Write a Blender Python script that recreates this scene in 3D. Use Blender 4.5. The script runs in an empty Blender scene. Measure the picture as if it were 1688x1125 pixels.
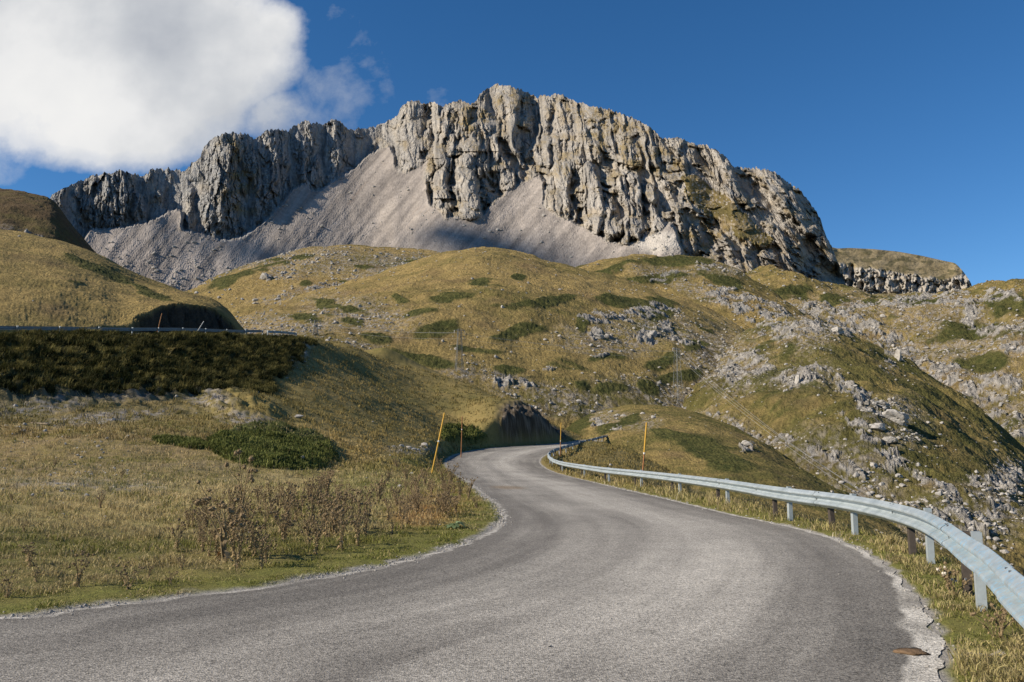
import bpy, math, random
import numpy as np

# ============================================================ camera, sky, sun, exposure
S = bpy.context.scene
C = S.collection
F = 1362.0                      # focal length in photograph pixels (1688 wide)
PITCH = math.atan(182.5 / F)
CAMZ = 1.6
cp, sp = math.cos(PITCH), math.sin(PITCH)
cam_d = bpy.data.cameras.new("camera")
cam = bpy.data.objects.new("camera", cam_d)
C.objects.link(cam)
cam.location = (0, 0, CAMZ)
cam.rotation_euler = (math.pi / 2 + PITCH, 0, 0)
cam_d.sensor_width = 36.0
cam_d.lens = F / 1688.0 * 36.0
cam_d.clip_start = 0.1
cam_d.clip_end = 20000
S.camera = cam
S.view_settings.view_transform = 'Standard'
S.view_settings.look = 'None'
S.view_settings.gamma = 1.0
S.view_settings.exposure = 0.50

SUN_EL = math.radians(31)
SUN_AZ = math.radians(196)      # direction to the sun, counter-clockwise from +X
sdir = (math.cos(SUN_EL) * math.cos(SUN_AZ), math.cos(SUN_EL) * math.sin(SUN_AZ), math.sin(SUN_EL))
sun_d = bpy.data.lights.new("sun", 'SUN')
sun_d.energy = 5.0
sun_d.angle = math.radians(0.53)
sun_d.color = (1.0, 0.90, 0.76)
sun = bpy.data.objects.new("sun", sun_d)
C.objects.link(sun)
import mathutils
sun.rotation_euler = mathutils.Vector(sdir).to_track_quat('Z', 'Y').to_euler()

def raydir(px, py):
    """world ray (X/Y, Z/Y) of a point of the photograph"""
    u = np.asarray(px, float) - 844.0
    v = 562.5 - np.asarray(py, float)
    den = F * cp - v * sp
    return u / den, (F * sp + v * cp) / den

def project(x, y, z):
    y = np.maximum(y, 0.05)
    zz = z - CAMZ
    f = y * cp + zz * sp
    u = zz * cp - y * sp
    f = np.maximum(f, 0.02)
    return 844.0 + F * x / f, 562.5 - F * u / f

W = bpy.data.worlds.new("World")
S.world = W
W.use_nodes = True
nt = W.node_tree
nt.nodes.clear()

class NB:
    """small node builder"""
    def __init__(s, tree): s.t = tree
    def n(s, typ, **kw):
        nd = s.t.nodes.new(typ)
        for k, v in kw.items():
            if k.startswith('i_'):
                key = k[2:]
                key = int(key) if key.isdigit() else key.replace('_', ' ')
                if hasattr(v, 'is_linked') or isinstance(v, bpy.types.NodeSocket): s.t.links.new(v, nd.inputs[key])
                else: nd.inputs[key].default_value = v
            else: setattr(nd, k, v)
        return nd
    def m(s, op, a, b=None, c=None, clamp=False):
        nd = s.t.nodes.new('ShaderNodeMath'); nd.operation = op; nd.use_clamp = clamp
        for i, v in enumerate((a, b, c)):
            if v is None: continue
            if isinstance(v, bpy.types.NodeSocket): s.t.links.new(v, nd.inputs[i])
            else: nd.inputs[i].default_value = v
        return nd.outputs[0]
    def mix(s, f, a, b, blend='MIX'):
        nd = s.t.nodes.new('ShaderNodeMix'); nd.data_type = 'RGBA'; nd.blend_type = blend
        for i, v in ((0, f), (6, a), (7, b)):
            if isinstance(v, bpy.types.NodeSocket): s.t.links.new(v, nd.inputs[i])
            elif i == 0: nd.inputs[i].default_value = v
            else: nd.inputs[i].default_value = tuple(v) + ((1,) if len(v) == 3 else ())
        return nd.outputs[2]
    def ramp(s, f, stops):
        nd = s.t.nodes.new('ShaderNodeValToRGB')
        s.t.links.new(f, nd.inputs[0])
        el = nd.color_ramp.elements
        while len(el) < len(stops): el.new(0.5)
        for e, (p, c) in zip(el, stops):
            e.position = p
            e.color = (c, c, c, 1) if not isinstance(c, (tuple, list)) else tuple(c) + (1,)
        return nd.outputs[0]

b = NB(nt)
sky = b.n('ShaderNodeTexSky', sky_type='NISHITA', sun_disc=False, sun_elevation=SUN_EL,
          sun_rotation=math.radians(90) - SUN_AZ, altitude=2200, air_density=1.0, dust_density=0.15, ozone_density=2.6)
SKYS = 0.104
hs = b.n('ShaderNodeHueSaturation', i_Hue=0.501, i_Saturation=1.27, i_Value=0.86, i_Color=sky.outputs[0])
bg1 = b.n('ShaderNodeBackground', i_Color=hs.outputs[0], i_Strength=SKYS)
tc = b.n('ShaderNodeTexCoord')
sep = b.n('ShaderNodeSeparateXYZ', i_Vector=tc.outputs['Generated'])
yy = b.m('MAXIMUM', sep.outputs[1], 0.02)
U = b.m('DIVIDE', sep.outputs[0], yy)
V = b.m('DIVIDE', sep.outputs[2], yy)
uv = b.n('ShaderNodeCombineXYZ', i_X=U, i_Y=V)
def cloud_blob(px, py, rx, ry, amp):
    cx, cz = raydir(px, py)
    du = b.m('MULTIPLY', b.m('SUBTRACT', U, float(cx)), F / rx)
    dv = b.m('MULTIPLY', b.m('SUBTRACT', V, float(cz)), F / ry)
    r2 = b.m('ADD', b.m('MULTIPLY', du, du), b.m('MULTIPLY', dv, dv))
    return b.m('MULTIPLY', b.m('SUBTRACT', 1.0, r2), amp)
blobs = [(60, 70, 330, 215, 1.0), (300, 90, 215, 190, 1.15), (190, 190, 250, 112, 1.0), (440, 50, 62, 70, 0.7), (440, 185, 75, 55, 0.50), (-200, 60, 300, 190, 1.0)]
fld = None
for q in blobs:
    o_ = cloud_blob(*q)
    fld = o_ if fld is None else b.m('MAXIMUM', fld, o_)
n1 = b.n('ShaderNodeTexNoise', i_Vector=uv.outputs[0], i_Scale=6.5, i_Detail=10.0, i_Roughness=0.62, i_Distortion=0.0)
n2 = b.n('ShaderNodeTexNoise', i_Vector=uv.outputs[0], i_Scale=4.0, i_Detail=6.0, i_Roughness=0.5, i_Distortion=0.0)
nn = b.m('SUBTRACT', n1.outputs[0], 0.5)
fm = b.m('ADD', fld, b.m('MULTIPLY', nn, 1.5))
mask = b.ramp(fm, [(0.0, 0.0), (0.14, 0.28), (0.38, 0.80), (0.62, 1.0)])
# thin wisps
wf = None
for q in [(530, 165, 110, 75, 0.95), (620, 105, 34, 30, 0.40), (725, 157, 30, 24, 0.55), (640, 160, 34, 34, .45), (575, 60, 60, 60, .2), (1480, 350, 60, 24, 0.30), (40, 262, 150, 45, 0.5)]:
    o_ = cloud_blob(*q)
    wf = o_ if wf is None else b.m('MAXIMUM', wf, o_)
n3 = b.n('ShaderNodeTexNoise', i_Vector=uv.outputs[0], i_Scale=13.0, i_Detail=9.0, i_Roughness=0.62, i_Distortion=0.15)
wmask = b.m('MULTIPLY', b.m('ADD', b.m('MULTIPLY', wf, .75), b.m('MULTIPLY', b.m('SUBTRACT', n3.outputs[0], 0.60), 2.6)), 1.1, clamp=True)
wmask = b.m('MULTIPLY', wmask, 0.50)
mask2 = b.m('MAXIMUM', mask, wmask)
ccol = b.ramp(n2.outputs[0], [(0.30, (0.40, 0.43, 0.49)), (0.47, (0.62, 0.64, 0.67)), (0.6, (0.84, 0.84, 0.84)), (0.75, (0.93, 0.92, 0.90))])
bg2 = b.n('ShaderNodeBackground', i_Color=ccol, i_Strength=0.70)
mx = b.n('ShaderNodeMixShader', i_0=mask2, i_1=bg1.outputs[0], i_2=bg2.outputs[0])
b.n('ShaderNodeOutputWorld', i_Surface=mx.outputs[0])

# ============================================================ numpy helpers
def _hash(ix, iy, seed):
    h = (ix.astype(np.int64) * 374761393 + iy.astype(np.int64) * 668265263 + seed * 974711) & 0xFFFFFFFF
    h = ((h ^ (h >> 13)) * 1274126177) & 0xFFFFFFFF
    return (h ^ (h >> 16)) & 0xFFFF

def perlin(x, y, seed=0):
    x = np.asarray(x, float); y = np.asarray(y, float)
    ix = np.floor(x); iy = np.floor(y)
    fx = x - ix; fy = y - iy
    ux = fx * fx * fx * (fx * (fx * 6 - 15) + 10); uy = fy * fy * fy * (fy * (fy * 6 - 15) + 10)
    def g(dx, dy):
        a = _hash(ix + dx, iy + dy, seed) * (2 * math.pi / 65536.0)
        return np.cos(a) * (fx - dx) + np.sin(a) * (fy - dy)
    a = g(0, 0); b_ = g(1, 0); c = g(0, 1); d = g(1, 1)
    return ((a + (b_ - a) * ux) * (1 - uy) + (c + (d - c) * ux) * uy) * 1.41

def fbm(x, y, seed=0, oct=4, gain=0.5, lac=2.03):
    s = 0; a = 1.0; t = 0
    for i in range(oct):
        s = s + a * perlin(x, y, seed + i * 17); t += a
        a *= gain; x = x * lac + 3.7; y = y * lac - 1.9
    return s / t

def billow(x, y, seed=0, oct=3, gain=0.5):
    s = 0; a = 1.0; t = 0
    for i in range(oct):
        s = s + a * np.minimum(np.abs(perlin(x, y, seed + i * 13)) * 2.2, 1.0); t += a
        a *= gain; x = x * 2.07 + 5.1; y = y * 2.07 + 1.3
    return s / t

def cellnoise(x, y, seed=0):
    """returns F1 distance and a random id value"""
    ix = np.floor(x); iy = np.floor(y)
    best = np.full(x.shape, 9.0); rid = np.zeros(x.shape)
    for dx in (-1, 0, 1):
        for dy in (-1, 0, 1):
            hx = _hash(ix + dx, iy + dy, seed) / 65536.0
            hy = _hash(ix + dx, iy + dy, seed + 91) / 65536.0
            d = (ix + dx + hx - x) ** 2 + (iy + dy + hy - y) ** 2
            m = d < best
            best = np.where(m, d, best)
            rid = np.where(m, hx * 7.31 % 1.0, rid)
    return np.sqrt(best), rid

def sstep(a, b_, x):
    t = np.clip((x - a) / (b_ - a), 0, 1)
    return t * t * (3 - 2 * t)

def lerp(a, b_, t): return a + (b_ - a) * t

def mixc(c0, c1, t):
    t = np.asarray(t)[..., None]
    return np.asarray(c0) * (1 - t) + np.asarray(c1) * t

def facet(x, y, seed=0, tilt=1.0):
    """broken planar facets: every cell is a randomly tilted plane at a random level"""
    ix = np.floor(x); iy = np.floor(y)
    best = np.full(np.shape(x), 9.0); val = np.zeros(np.shape(x))
    for dx in (-1, 0, 1):
        for dy in (-1, 0, 1):
            cx, cy = ix + dx, iy + dy
            ox = cx + _hash(cx, cy, seed) / 65536.0 - x; oy = cy + _hash(cx, cy, seed + 91) / 65536.0 - y
            d = ox * ox + oy * oy; m = d < best
            best = np.where(m, d, best)
            v = _hash(cx, cy, seed + 7) / 65536.0 - .5 + tilt * ((_hash(cx, cy, seed + 5) / 65536.0 - .5) * ox + (_hash(cx, cy, seed + 3) / 65536.0 - .5) * oy)
            val = np.where(m, v, val)
    return val

def seg_dist(x, y, pts, both=False):
    """distance to polyline (and param fraction along)"""
    best = np.full(np.shape(x), 1e9); par = np.zeros(np.shape(x))
    n = len(pts) - 1
    for i in range(n):
        ax, ay = pts[i][:2]; bx, by = pts[i + 1][:2]
        dx, dy = bx - ax, by - ay
        L2 = dx * dx + dy * dy + 1e-9
        t = np.clip(((x - ax) * dx + (y - ay) * dy) / L2, 0, 1)
        d = np.hypot(x - ax - t * dx, y - ay - t * dy)
        m = d < best
        best = np.where(m, d, best)
        if both: par = np.where(m, (i + t) / n, par)
    return (best, par) if both else best

def inpoly(x, y, poly):
    ins = np.zeros(np.shape(x), bool)
    n = len(poly)
    for i in range(n):
        x1, y1 = poly[i]; x2, y2 = poly[(i + 1) % n]
        if y1 == y2: continue
        c = ((y1 > y) != (y2 > y)) & (x < (x2 - x1) * (y - y1) / (y2 - y1) + x1)
        ins ^= c
    return ins

def blob(px, py, cx, cy, rx, ry, rot=0.0, soft=0.5):
    c, s = math.cos(math.radians(rot)), math.sin(math.radians(rot))
    dx = px - cx; dy = py - cy
    u = (dx * c + dy * s) / rx; v = (-dx * s + dy * c) / ry
    return sstep(1 + soft * .5, 1 - soft * .5, np.sqrt(u * u + v * v))

def catmull(pts, n_per=8):
    pts = np.asarray(pts, float)
    P = np.vstack([2 * pts[0] - pts[1], pts, 2 * pts[-1] - pts[-2]])
    out = []
    for i in range(1, len(P) - 2):
        for k in range(n_per):
            t = k / n_per
            out.append(0.5 * ((2 * P[i]) + (-P[i - 1] + P[i + 1]) * t + (2 * P[i - 1] - 5 * P[i] + 4 * P[i + 1] - P[i + 2]) * t * t
                              + (-P[i - 1] + 3 * P[i] - 3 * P[i + 1] + P[i + 2]) * t ** 3))
    out.append(pts[-1])
    return np.array(out)

def resample(pts, step):
    pts = np.asarray(pts, float)
    d = np.r_[0, np.cumsum(np.linalg.norm(np.diff(pts, axis=0), axis=1))]
    n = max(2, int(d[-1] / step) + 1)
    t = np.linspace(0, d[-1], n)
    return np.stack([np.interp(t, d, pts[:, k]) for k in range(pts.shape[1])], 1), t

# ============================================================ mesh helpers
def new_mesh(name, verts, faces, mat=None, col=None, uvs=None, smooth=True, attrs=None):
    """verts (n,3); faces (m,k) constant k, or list of such arrays"""
    me = bpy.data.meshes.new(name)
    verts = np.ascontiguousarray(verts, np.float32)
    fl = faces if isinstance(faces, list) else [faces]
    fl = [np.asarray(f, np.int32) for f in fl if len(f)]
    me.vertices.add(len(verts)); me.vertices.foreach_set('co', verts.ravel())
    loops = np.concatenate([f.ravel() for f in fl])
    tot = np.concatenate([np.full(len(f), f.shape[1], np.int32) for f in fl])
    start = np.r_[0, np.cumsum(tot)[:-1]].astype(np.int32)
    me.loops.add(len(loops)); me.loops.foreach_set('vertex_index', loops)
    me.polygons.add(len(tot)); me.polygons.foreach_set('loop_start', start)
    try: me.polygons.foreach_set('loop_total', tot)
    except Exception: pass
    me.update(calc_edges=True)
    if smooth: me.polygons.foreach_set('use_smooth', np.ones(len(tot), bool))
    else: me.polygons.foreach_set('use_smooth', np.zeros(len(tot), bool))
    if col is not None:
        a = me.attributes.new('col', 'FLOAT_COLOR', 'POINT')
        c4 = np.ones((len(verts), 4), np.float32); c4[:, :3] = col
        a.data.foreach_set('color', c4.ravel())
    for k, v in (attrs or {}).items():
        a = me.attributes.new(k, 'FLOAT', 'POINT'); a.data.foreach_set('value', np.asarray(v, np.float32))
    if uvs is not None:
        l = me.uv_layers.new(name='UVMap')
        l.data.foreach_set('uv', np.asarray(uvs, np.float32)[loops].ravel())
    if mat: me.materials.append(mat)
    return me

def obj(name, me, parent=None, loc=None):
    o = bpy.data.objects.new(name, me); C.objects.link(o)
    if parent is not None: o.parent = parent
    if loc is not None: o.location = loc
    return o

def tag(o, label=None, cat=None, group=None, kind=None):
    if label: o['label'] = label
    if cat: o['category'] = cat
    if group: o['group'] = group
    if kind: o['kind'] = kind
    return o

def grid_faces(nr, nc, closed=False):
    i = np.arange(nr - 1)[:, None]; j = np.arange(nc - (0 if closed else 1))[None, :]
    j2 = (j + 1) % nc
    a = i * nc + j; b_ = i * nc + j2; c = (i + 1) * nc + j2; d = (i + 1) * nc + j
    return np.stack([a, b_, c, d], -1).reshape(-1, 4)

# ============================================================ materials
def mat_base(name, rough=1.0):
    m = bpy.data.materials.new(name); m.use_nodes = True
    t = m.node_tree; t.nodes.clear()
    nb = NB(t)
    p = nb.n('ShaderNodeBsdfPrincipled'); p.inputs['Roughness'].default_value = rough
    p.inputs['Specular IOR Level'].default_value = 0.12
    nb.n('ShaderNodeOutputMaterial', i_Surface=p.outputs[0])
    return m, nb, p

def terrain_mat(name, s1, s2, bump=0.4, dist=0.05, contrast=0.45, stretch=(1, 1, 1), rockscale=None):
    """surface colour comes from the terrain's own colour map; noise adds blades and grit"""
    m, nb, p = mat_base(name)
    at = nb.n('ShaderNodeAttribute', attribute_name='col')
    g = nb.n('ShaderNodeNewGeometry')
    mp = nb.n('ShaderNodeMapping', i_Vector=g.outputs['Position']); mp.inputs['Scale'].default_value = stretch
    a = nb.n('ShaderNodeTexNoise', i_Vector=mp.outputs[0], i_Scale=s1, i_Detail=5.0, i_Roughness=0.7)
    c = nb.n('ShaderNodeTexNoise', i_Vector=mp.outputs[0], i_Scale=s2, i_Detail=4.0, i_Roughness=0.65)
    k = nb.m('MULTIPLY', nb.m('SUBTRACT', a.outputs[0], 0.5), contrast * 3.0)
    k2 = nb.m('MULTIPLY', nb.m('SUBTRACT', c.outputs[0], 0.5), contrast * 2.2)
    kk = nb.m('MAXIMUM', nb.m('ADD', nb.m('ADD', k, k2), 1.0), 0.25)
    cc = nb.n('ShaderNodeVectorMath', operation='SCALE', i_0=at.outputs['Color'])
    nb.t.links.new(kk, cc.inputs['Scale'])
    nb.t.links.new(cc.outputs[0], p.inputs['Base Color'])
    hsum = nb.m('ADD', a.outputs[0], c.outputs[0])
    bp = nb.n('ShaderNodeBump', i_Height=hsum, i_Strength=bump, i_Distance=dist)
    nb.t.links.new(bp.outputs[0], p.inputs['Normal'])
    return m

# palette (linear albedo)
GOLD = (0.33, 0.238, 0.092); STRAW = (0.38, 0.31, 0.15); OLIVE = (0.125, 0.112, 0.036)
GREEN = (0.105, 0.115, 0.030); SHRUB = (0.062, 0.070, 0.020); BRIGHT = (0.150, 0.150, 0.038)
BROWN = (0.125, 0.082, 0.040); ORANGE = (0.28, 0.150, 0.045); ROCK = (0.40, 0.365, 0.325); GRAVEL = (0.30, 0.27, 0.235)
EARTH = (0.048, 0.038, 0.026)

# ============================================================ road geometry
ZR_Y = [-60, 50, 58, 65, 72, 80, 88, 97, 107, 118, 130, 150, 200]
ZR_Z = [0, 0, .05, .14, .40, .85, 1.35, 1.9, 2.5, 3.2, 3.9, 4.9, 7]
def z_road(y):
    y = np.asarray(y, float)
    s = 0
    for k in (-4, -2, 0, 2, 4): s = s + np.interp(y + k, ZR_Y, ZR_Z)
    return s / 5
def on_road(px, py):
    X, Z = raydir(px, py)
    ys = np.linspace(3, 140, 14000)
    d = CAMZ + Z * ys - z_road(ys)
    i = np.argmax(d <= 0) if (d <= 0).any() else int(np.argmin(np.abs(d)))
    return (float(X * ys[i]), float(ys[i]))
W_ = lambda x, y: (x, y)
ST = [  # pairs (left edge, right edge)
    (W_(-40, -14), W_(-40, -21)), (W_(-30, -4), W_(-26, -12)), (W_(-20, 3.0), W_(-14, -9.5)), (W_(-12, 6.2), W_(-5, -6.5)), (W_(-8, 7.3), W_(0.4, -2.6)),
    (on_road(0, 1021), W_(1.3, 0.6)), (on_road(130, 1005), W_(2.1, 4.0)), (on_road(300, 985), on_road(1553, 1120)),
    (on_road(450, 966), on_road(1556, 1075)), (on_road(600, 940), on_road(1533, 1022)), (on_road(700, 917), on_road(1500, 972)),
    (on_road(775, 892), on_road(1440, 918)), (on_road(815, 872), on_road(1375, 888)), (on_road(829, 850), on_road(1300, 868)),
    (on_road(817, 832), on_road(1200, 847)), (on_road(795, 815), on_road(1100, 823)), (on_road(773, 797), on_road(1020, 805)),
    (on_road(752, 783), on_road(960, 791)), (on_road(738, 770), on_road(915, 779)), (on_road(736, 760), on_road(893, 767)),
    (on_road(746, 752), on_road(891, 758)), (on_road(775, 744), on_road(899, 751)), (on_road(820, 738), on_road(913, 745)),
    (on_road(868, 735), on_road(930, 740)), (on_road(903, 732.5), on_road(953, 735.2)), (on_road(935, 729), on_road(976, 730.5)),
    (W_(12.5, 122.5), W_(14.5, 117.5)), (W_(22, 127), W_(24, 121))]
LP = catmull([s[0] for s in ST], 10); RP = catmull([s[1] for s in ST], 10)
ROADPOLY = [tuple(p) for p in LP] + [tuple(p) for p in RP[::-1]]
LPs = LP[::3]; RPs = RP[::3]

# ============================================================ ground height (radial basis through surveyed points)
GP = []
def g(px, py, d):
    X, Z = raydir(px, py); GP.append((X * d, d, CAMZ + Z * d))
def gw(x, y, z): GP.append((x, y, z))
for (px, py, d) in [
    (0, 980, 9.6), (0, 900, 14.2), (0, 850, 20.5), (0, 800, 30), (0, 760, 38), (0, 720, 45), (0, 695, 49.5),
    (150, 850, 20.5), (150, 800, 30.5), (150, 750, 40), (150, 712, 48), (100, 690, 53), (200, 684, 58), (300, 674, 63),
    (300, 850, 20.8), (300, 800, 32), (300, 750, 44), (300, 705, 55), (-150, 690, 48), (-150, 760, 36), (-150, 860, 18), (-300, 700, 44), (-300, 850, 18),
    (450, 850, 20.8), (450, 800, 36), (450, 750, 49), (450, 705, 62), (430, 648, 70), (400, 640, 77), (470, 600, 93),
    (600, 850, 20.8), (600, 800, 37), (600, 770, 50), (600, 740, 62), (600, 700, 77), (600, 650, 96), (600, 612, 114), (600, 583, 132),
    (520, 740, 56), (520, 690, 69), (520, 640, 85), (520, 598, 101), (545, 600, 105), (545, 570, 122), (555, 562, 130),
    (700, 850, 21), (700, 810, 34), (690, 780, 56), (700, 755, 70), (700, 720, 86), (700, 680, 104), (700, 640, 121), (700, 612, 131),
    (650, 596, 132), (750, 628, 128), (790, 645, 122), (760, 733, 93), (760, 700, 104), (770, 665, 114), (800, 727, 99), (803, 695, 103), (806, 662, 110),
    (845, 657, 113), (870, 668, 114), (893, 688, 114), (912, 710, 114), (925, 722, 116)]: g(px, py, d)
# upper road bench and embankment edge
UPR = [(-200, 553, 60), (-100, 553, 63), (0, 553, 66), (100, 553, 71), (200, 553, 77), (300, 553, 86), (400, 554, 97), (500, 556, 112)]
UE = []
for (px, py, d) in UPR:
    X, Z = raydir(px, py); UE.append((X * d, d, CAMZ + Z * d))
UE = np.array(UE)
UE = np.vstack([[UE[0] + (UE[0] - UE[1]) * 3], UE, UE[-1] + np.array([3, 12, .6]), UE[-1] + np.array([8, 22, 1.0])])
UEc = catmull(UE, 6)
for p in resample(UE, 9)[0]: gw(*p)
tan_ = np.gradient(UE[:, :2], axis=0); tan_ /= np.linalg.norm(tan_, axis=1)[:, None]
nrm_ = np.stack([-tan_[:, 1], tan_[:, 0]], 1)          # away from camera side
UB = np.c_[UE[:, :2] + nrm_ * 6.5, UE[:, 2]]
for p in UB: gw(*p); gw(p[0] + (p[0] - 0) * 0.0 + -8, p[1] + 10, p[2] + 1)
# hidden far sides and valley right of the road
for p in [(-25, 150, 14), (-10, 150, 13), (0, 150, 9), (6, 140, 4), (-20, 200, 5), (0, 200, 2), (-50, 170, 20), (-60, 220, 20),
          (0, 5, 0), (0, 15, 0), (2, 30, 0), (4, 45, 0), (0, 62, .1), (-3, 75, .55), (0, 90, 1.5), (-15, 2, 0), (-10, -10, 0), (0, -12, 0), (10, -14, -1), (-40, -20, 0), (-40, 5, 0), (-60, 20, 2),
          (4.1, 5.5, -.02), (4.9, 9, -.04), (6.3, 12, -.06), (6.9, 17, -.1), (7.2, 24, -.1), (7.0, 32, -.1), (6.6, 40, -.1), (5.4, 52, 0), (4.4, 64, .1), (4.6, 74, .4), (5.5, 82, .9),
          (10, 5, -3.6), (11, 12, -3.6), (13, 20, -4.2), (14, 30, -4.6), (14, 42, -4.6), (13, 54, -4.0), (9.5, 64, -.9), (8.2, 70, -.2), (9, 80, .2), (11, 90, .8),
          (14.5, 100, 1.2), (18.5, 112, 2.0), (15, 78, -1.8), (17, 90, -1.3), (20, 104, -.4), (26, 118, .4),
          (22, 84, -5), (26, 96, -4), (32, 112, -3), (20, 10, -10), (22, 30, -11), (22, 50, -11), (20, 66, -9), (30, 60, -14), (35, 85, -12), (45, 110, -12),
          (40, 20, -20), (60, 60, -22), (70, 110, -22), (60, -20, -16), (20, -30, -3), (100, 20, -30), (20, 135, 1), (35, 150, -8), (10, 160, 1), (40, 128, -14), (32, 132, -7), (55, 150, -20)]: gw(*p)
GPa = np.array(GP)
def _rbf(c=2.2):
    d = np.hypot(GPa[:, None, 0] - GPa[None, :, 0], GPa[:, None, 1] - GPa[None, :, 1])
    A = np.sqrt(d * d + c * c) + np.eye(len(GPa)) * -0.02
    n = len(GPa)
    M = np.zeros((n + 1, n + 1)); M[:n, :n] = A; M[n, :n] = 1; M[:n, n] = 1
    return np.linalg.solve(M, np.r_[GPa[:, 2], 0]), c
RW, RC = _rbf()
def rbf(x, y):
    x = np.asarray(x, float).ravel(); y = np.asarray(y, float).ravel()
    out = np.empty(len(x))
    for s in range(0, len(x), 60000):
        e = slice(s, s + 60000)
        d2 = (x[e, None] - GPa[None, :, 0]) ** 2 + (y[e, None] - GPa[None, :, 1]) ** 2
        out[e] = np.sqrt(d2 + RC * RC) @ RW[:-1] + RW[-1]
    return out

SHRUBS_G = [  # juniper mats on the near ground: px, py, rx, ry, rot, height, depth-window
    (450, 742, 104, 34, 4, .60), (735, 598, 100, 10, 17, 1.0), (765, 722, 40, 12, 5, 1.0), (300, 738, 50, 6, 10, .15), (160, 442, 60, 10, 20, .6)]
CUT_LO, CUT_HI = 95.0, 124.0
def ground_base(x, y):
    z = rbf(x, y)
    dL = seg_dist(x, y, LPs); dR = seg_dist(x, y, RPs)
    de = np.minimum(dL, dR)
    ins = inpoly(x, y, ROADPOLY)
    zr = z_road(y)
    wid = lerp(1.6, lerp(5.0, 2.0, sstep(50, 75, y)), (dL < dR) * 1.0)
    w = np.where(ins, 1.0, 1 - sstep(0.5, wid, de))
    # the spur is cut back where the road passes under it
    z = z * (1 - w) + zr * w
    cutz = zr + (dL - 0.7) * 3.4 + 0.25
    wc = sstep(-2.5, -0.5, x) * sstep(9, 6, x) * sstep(94, 100, y) * (dL < 14)
    zspur = rbf(x, y)
    zc = np.minimum(np.maximum(zspur, zr), cutz)
    z = np.where((wc > 0) & (~ins) & (dL < dR), lerp(z, np.maximum(zc, zr - .02), wc), z)
    z = np.where(ins, zr - lerp(.003, .09, sstep(.35, 1.2, de)), z + lerp(-.003, .016, sstep(0.02, 0.16, de)))
    return z, ins, de, dL, dR

def shrub_mask_g(px, py, x, y):
    nx = fbm(x * .35, y * .35, 71, 3) * 0.5
    m = np.zeros(len(px)); h = np.zeros(len(px))
    for (cx, cy, rx, ry, rot, hh) in SHRUBS_G:
        q = np.clip(blob(px, py, cx, cy, rx, ry, rot, 0.5) * 1.6 + nx * .8 - .35, 0, 1)
        m = np.maximum(m, q); h = np.maximum(h, q * hh)
    return m, h

def emb_zone(x, y):
    """signed cross position relative to upper road edge: 0 at edge, positive downslope"""
    d = seg_dist(x, y, UEc[:, :2])
    side = np.interp(y, UEc[:, 1], UEc[:, 0])
    return np.where(x > side, d, -d)

def ground_full(x, y, detail=True):
    z, ins, de, dL, dR = ground_base(x, y)
    px, py = project(x, y, z)
    sm, sh = shrub_mask_g(px, py, x, y)
    e = emb_zone(x, y)
    onroad2 = sstep(.2, -.3, e) * sstep(-6.9, -6.3, e) * (y > 40) * (y < 113)
    emb = sstep(0.0, 1.0, e) * sstep(17, 12, e) * (y > 44) * sstep(0, 3, z - z_road(y) - 3.2) * sstep(1, -6, x + 2 * 0) * sstep(118, 108, y) * sstep(530, 480, px + np.clip(py - 560, 0, 200) * .55 + fbm(x * .25, y * .25, 57, 3) * 60)
    far = sstep(2, 9, de)
    n = fbm(x * .09, y * .09, 5, 3) * .45 + fbm(x * .5, y * .5, 9, 3) * 0.10
    z = z + n * far * (1 - onroad2) * np.where(dR < dL, .35, 1.0)
    tuft = billow(x * 0.55, y * 0.55, 31, 3)
    z = z + emb * (tuft * .8 - .25)
    z = z + sm * (sh * (0.30 + .75 * billow(x * .45, y * .45, 77, 3)))
    z = z + np.where(ins, 0, (1 - np.exp(-de)) * (fbm(x * 1.6, y * 1.6, 13, 3) * .07 + 0.02))
    # hummocks at the foot of the embankment
    hum = blob(px, py, 395, 672, 60, 22, 12, .8)
    z = z + hum * (.25 + .5 * billow(x * .5, y * .5, 55, 2)) * sstep(50, 56, y) * sstep(82, 74, y)
    cutf = (sstep(0.4, 1.5, dL) * sstep(6.5, 3.0, dL)) * sstep(9, 6, x) * sstep(-2.5, -0.5, x) * sstep(94, 100, y) * (~ins) * (dL < dR)
    z = z + cutf * (fbm(x * .8, y * .8, 44, 4) * .9 + facet(x * .8, y * .8, 45, 1.5) * .5 + facet(x * 2.2, y * 2.2, 46, 1.5) * .22)
    return z, dict(ins=ins, de=de, dL=dL, dR=dR, px=px, py=py, sm=sm, emb=emb, e=e, onroad2=onroad2, cutf=cutf, hum=hum)

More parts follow.
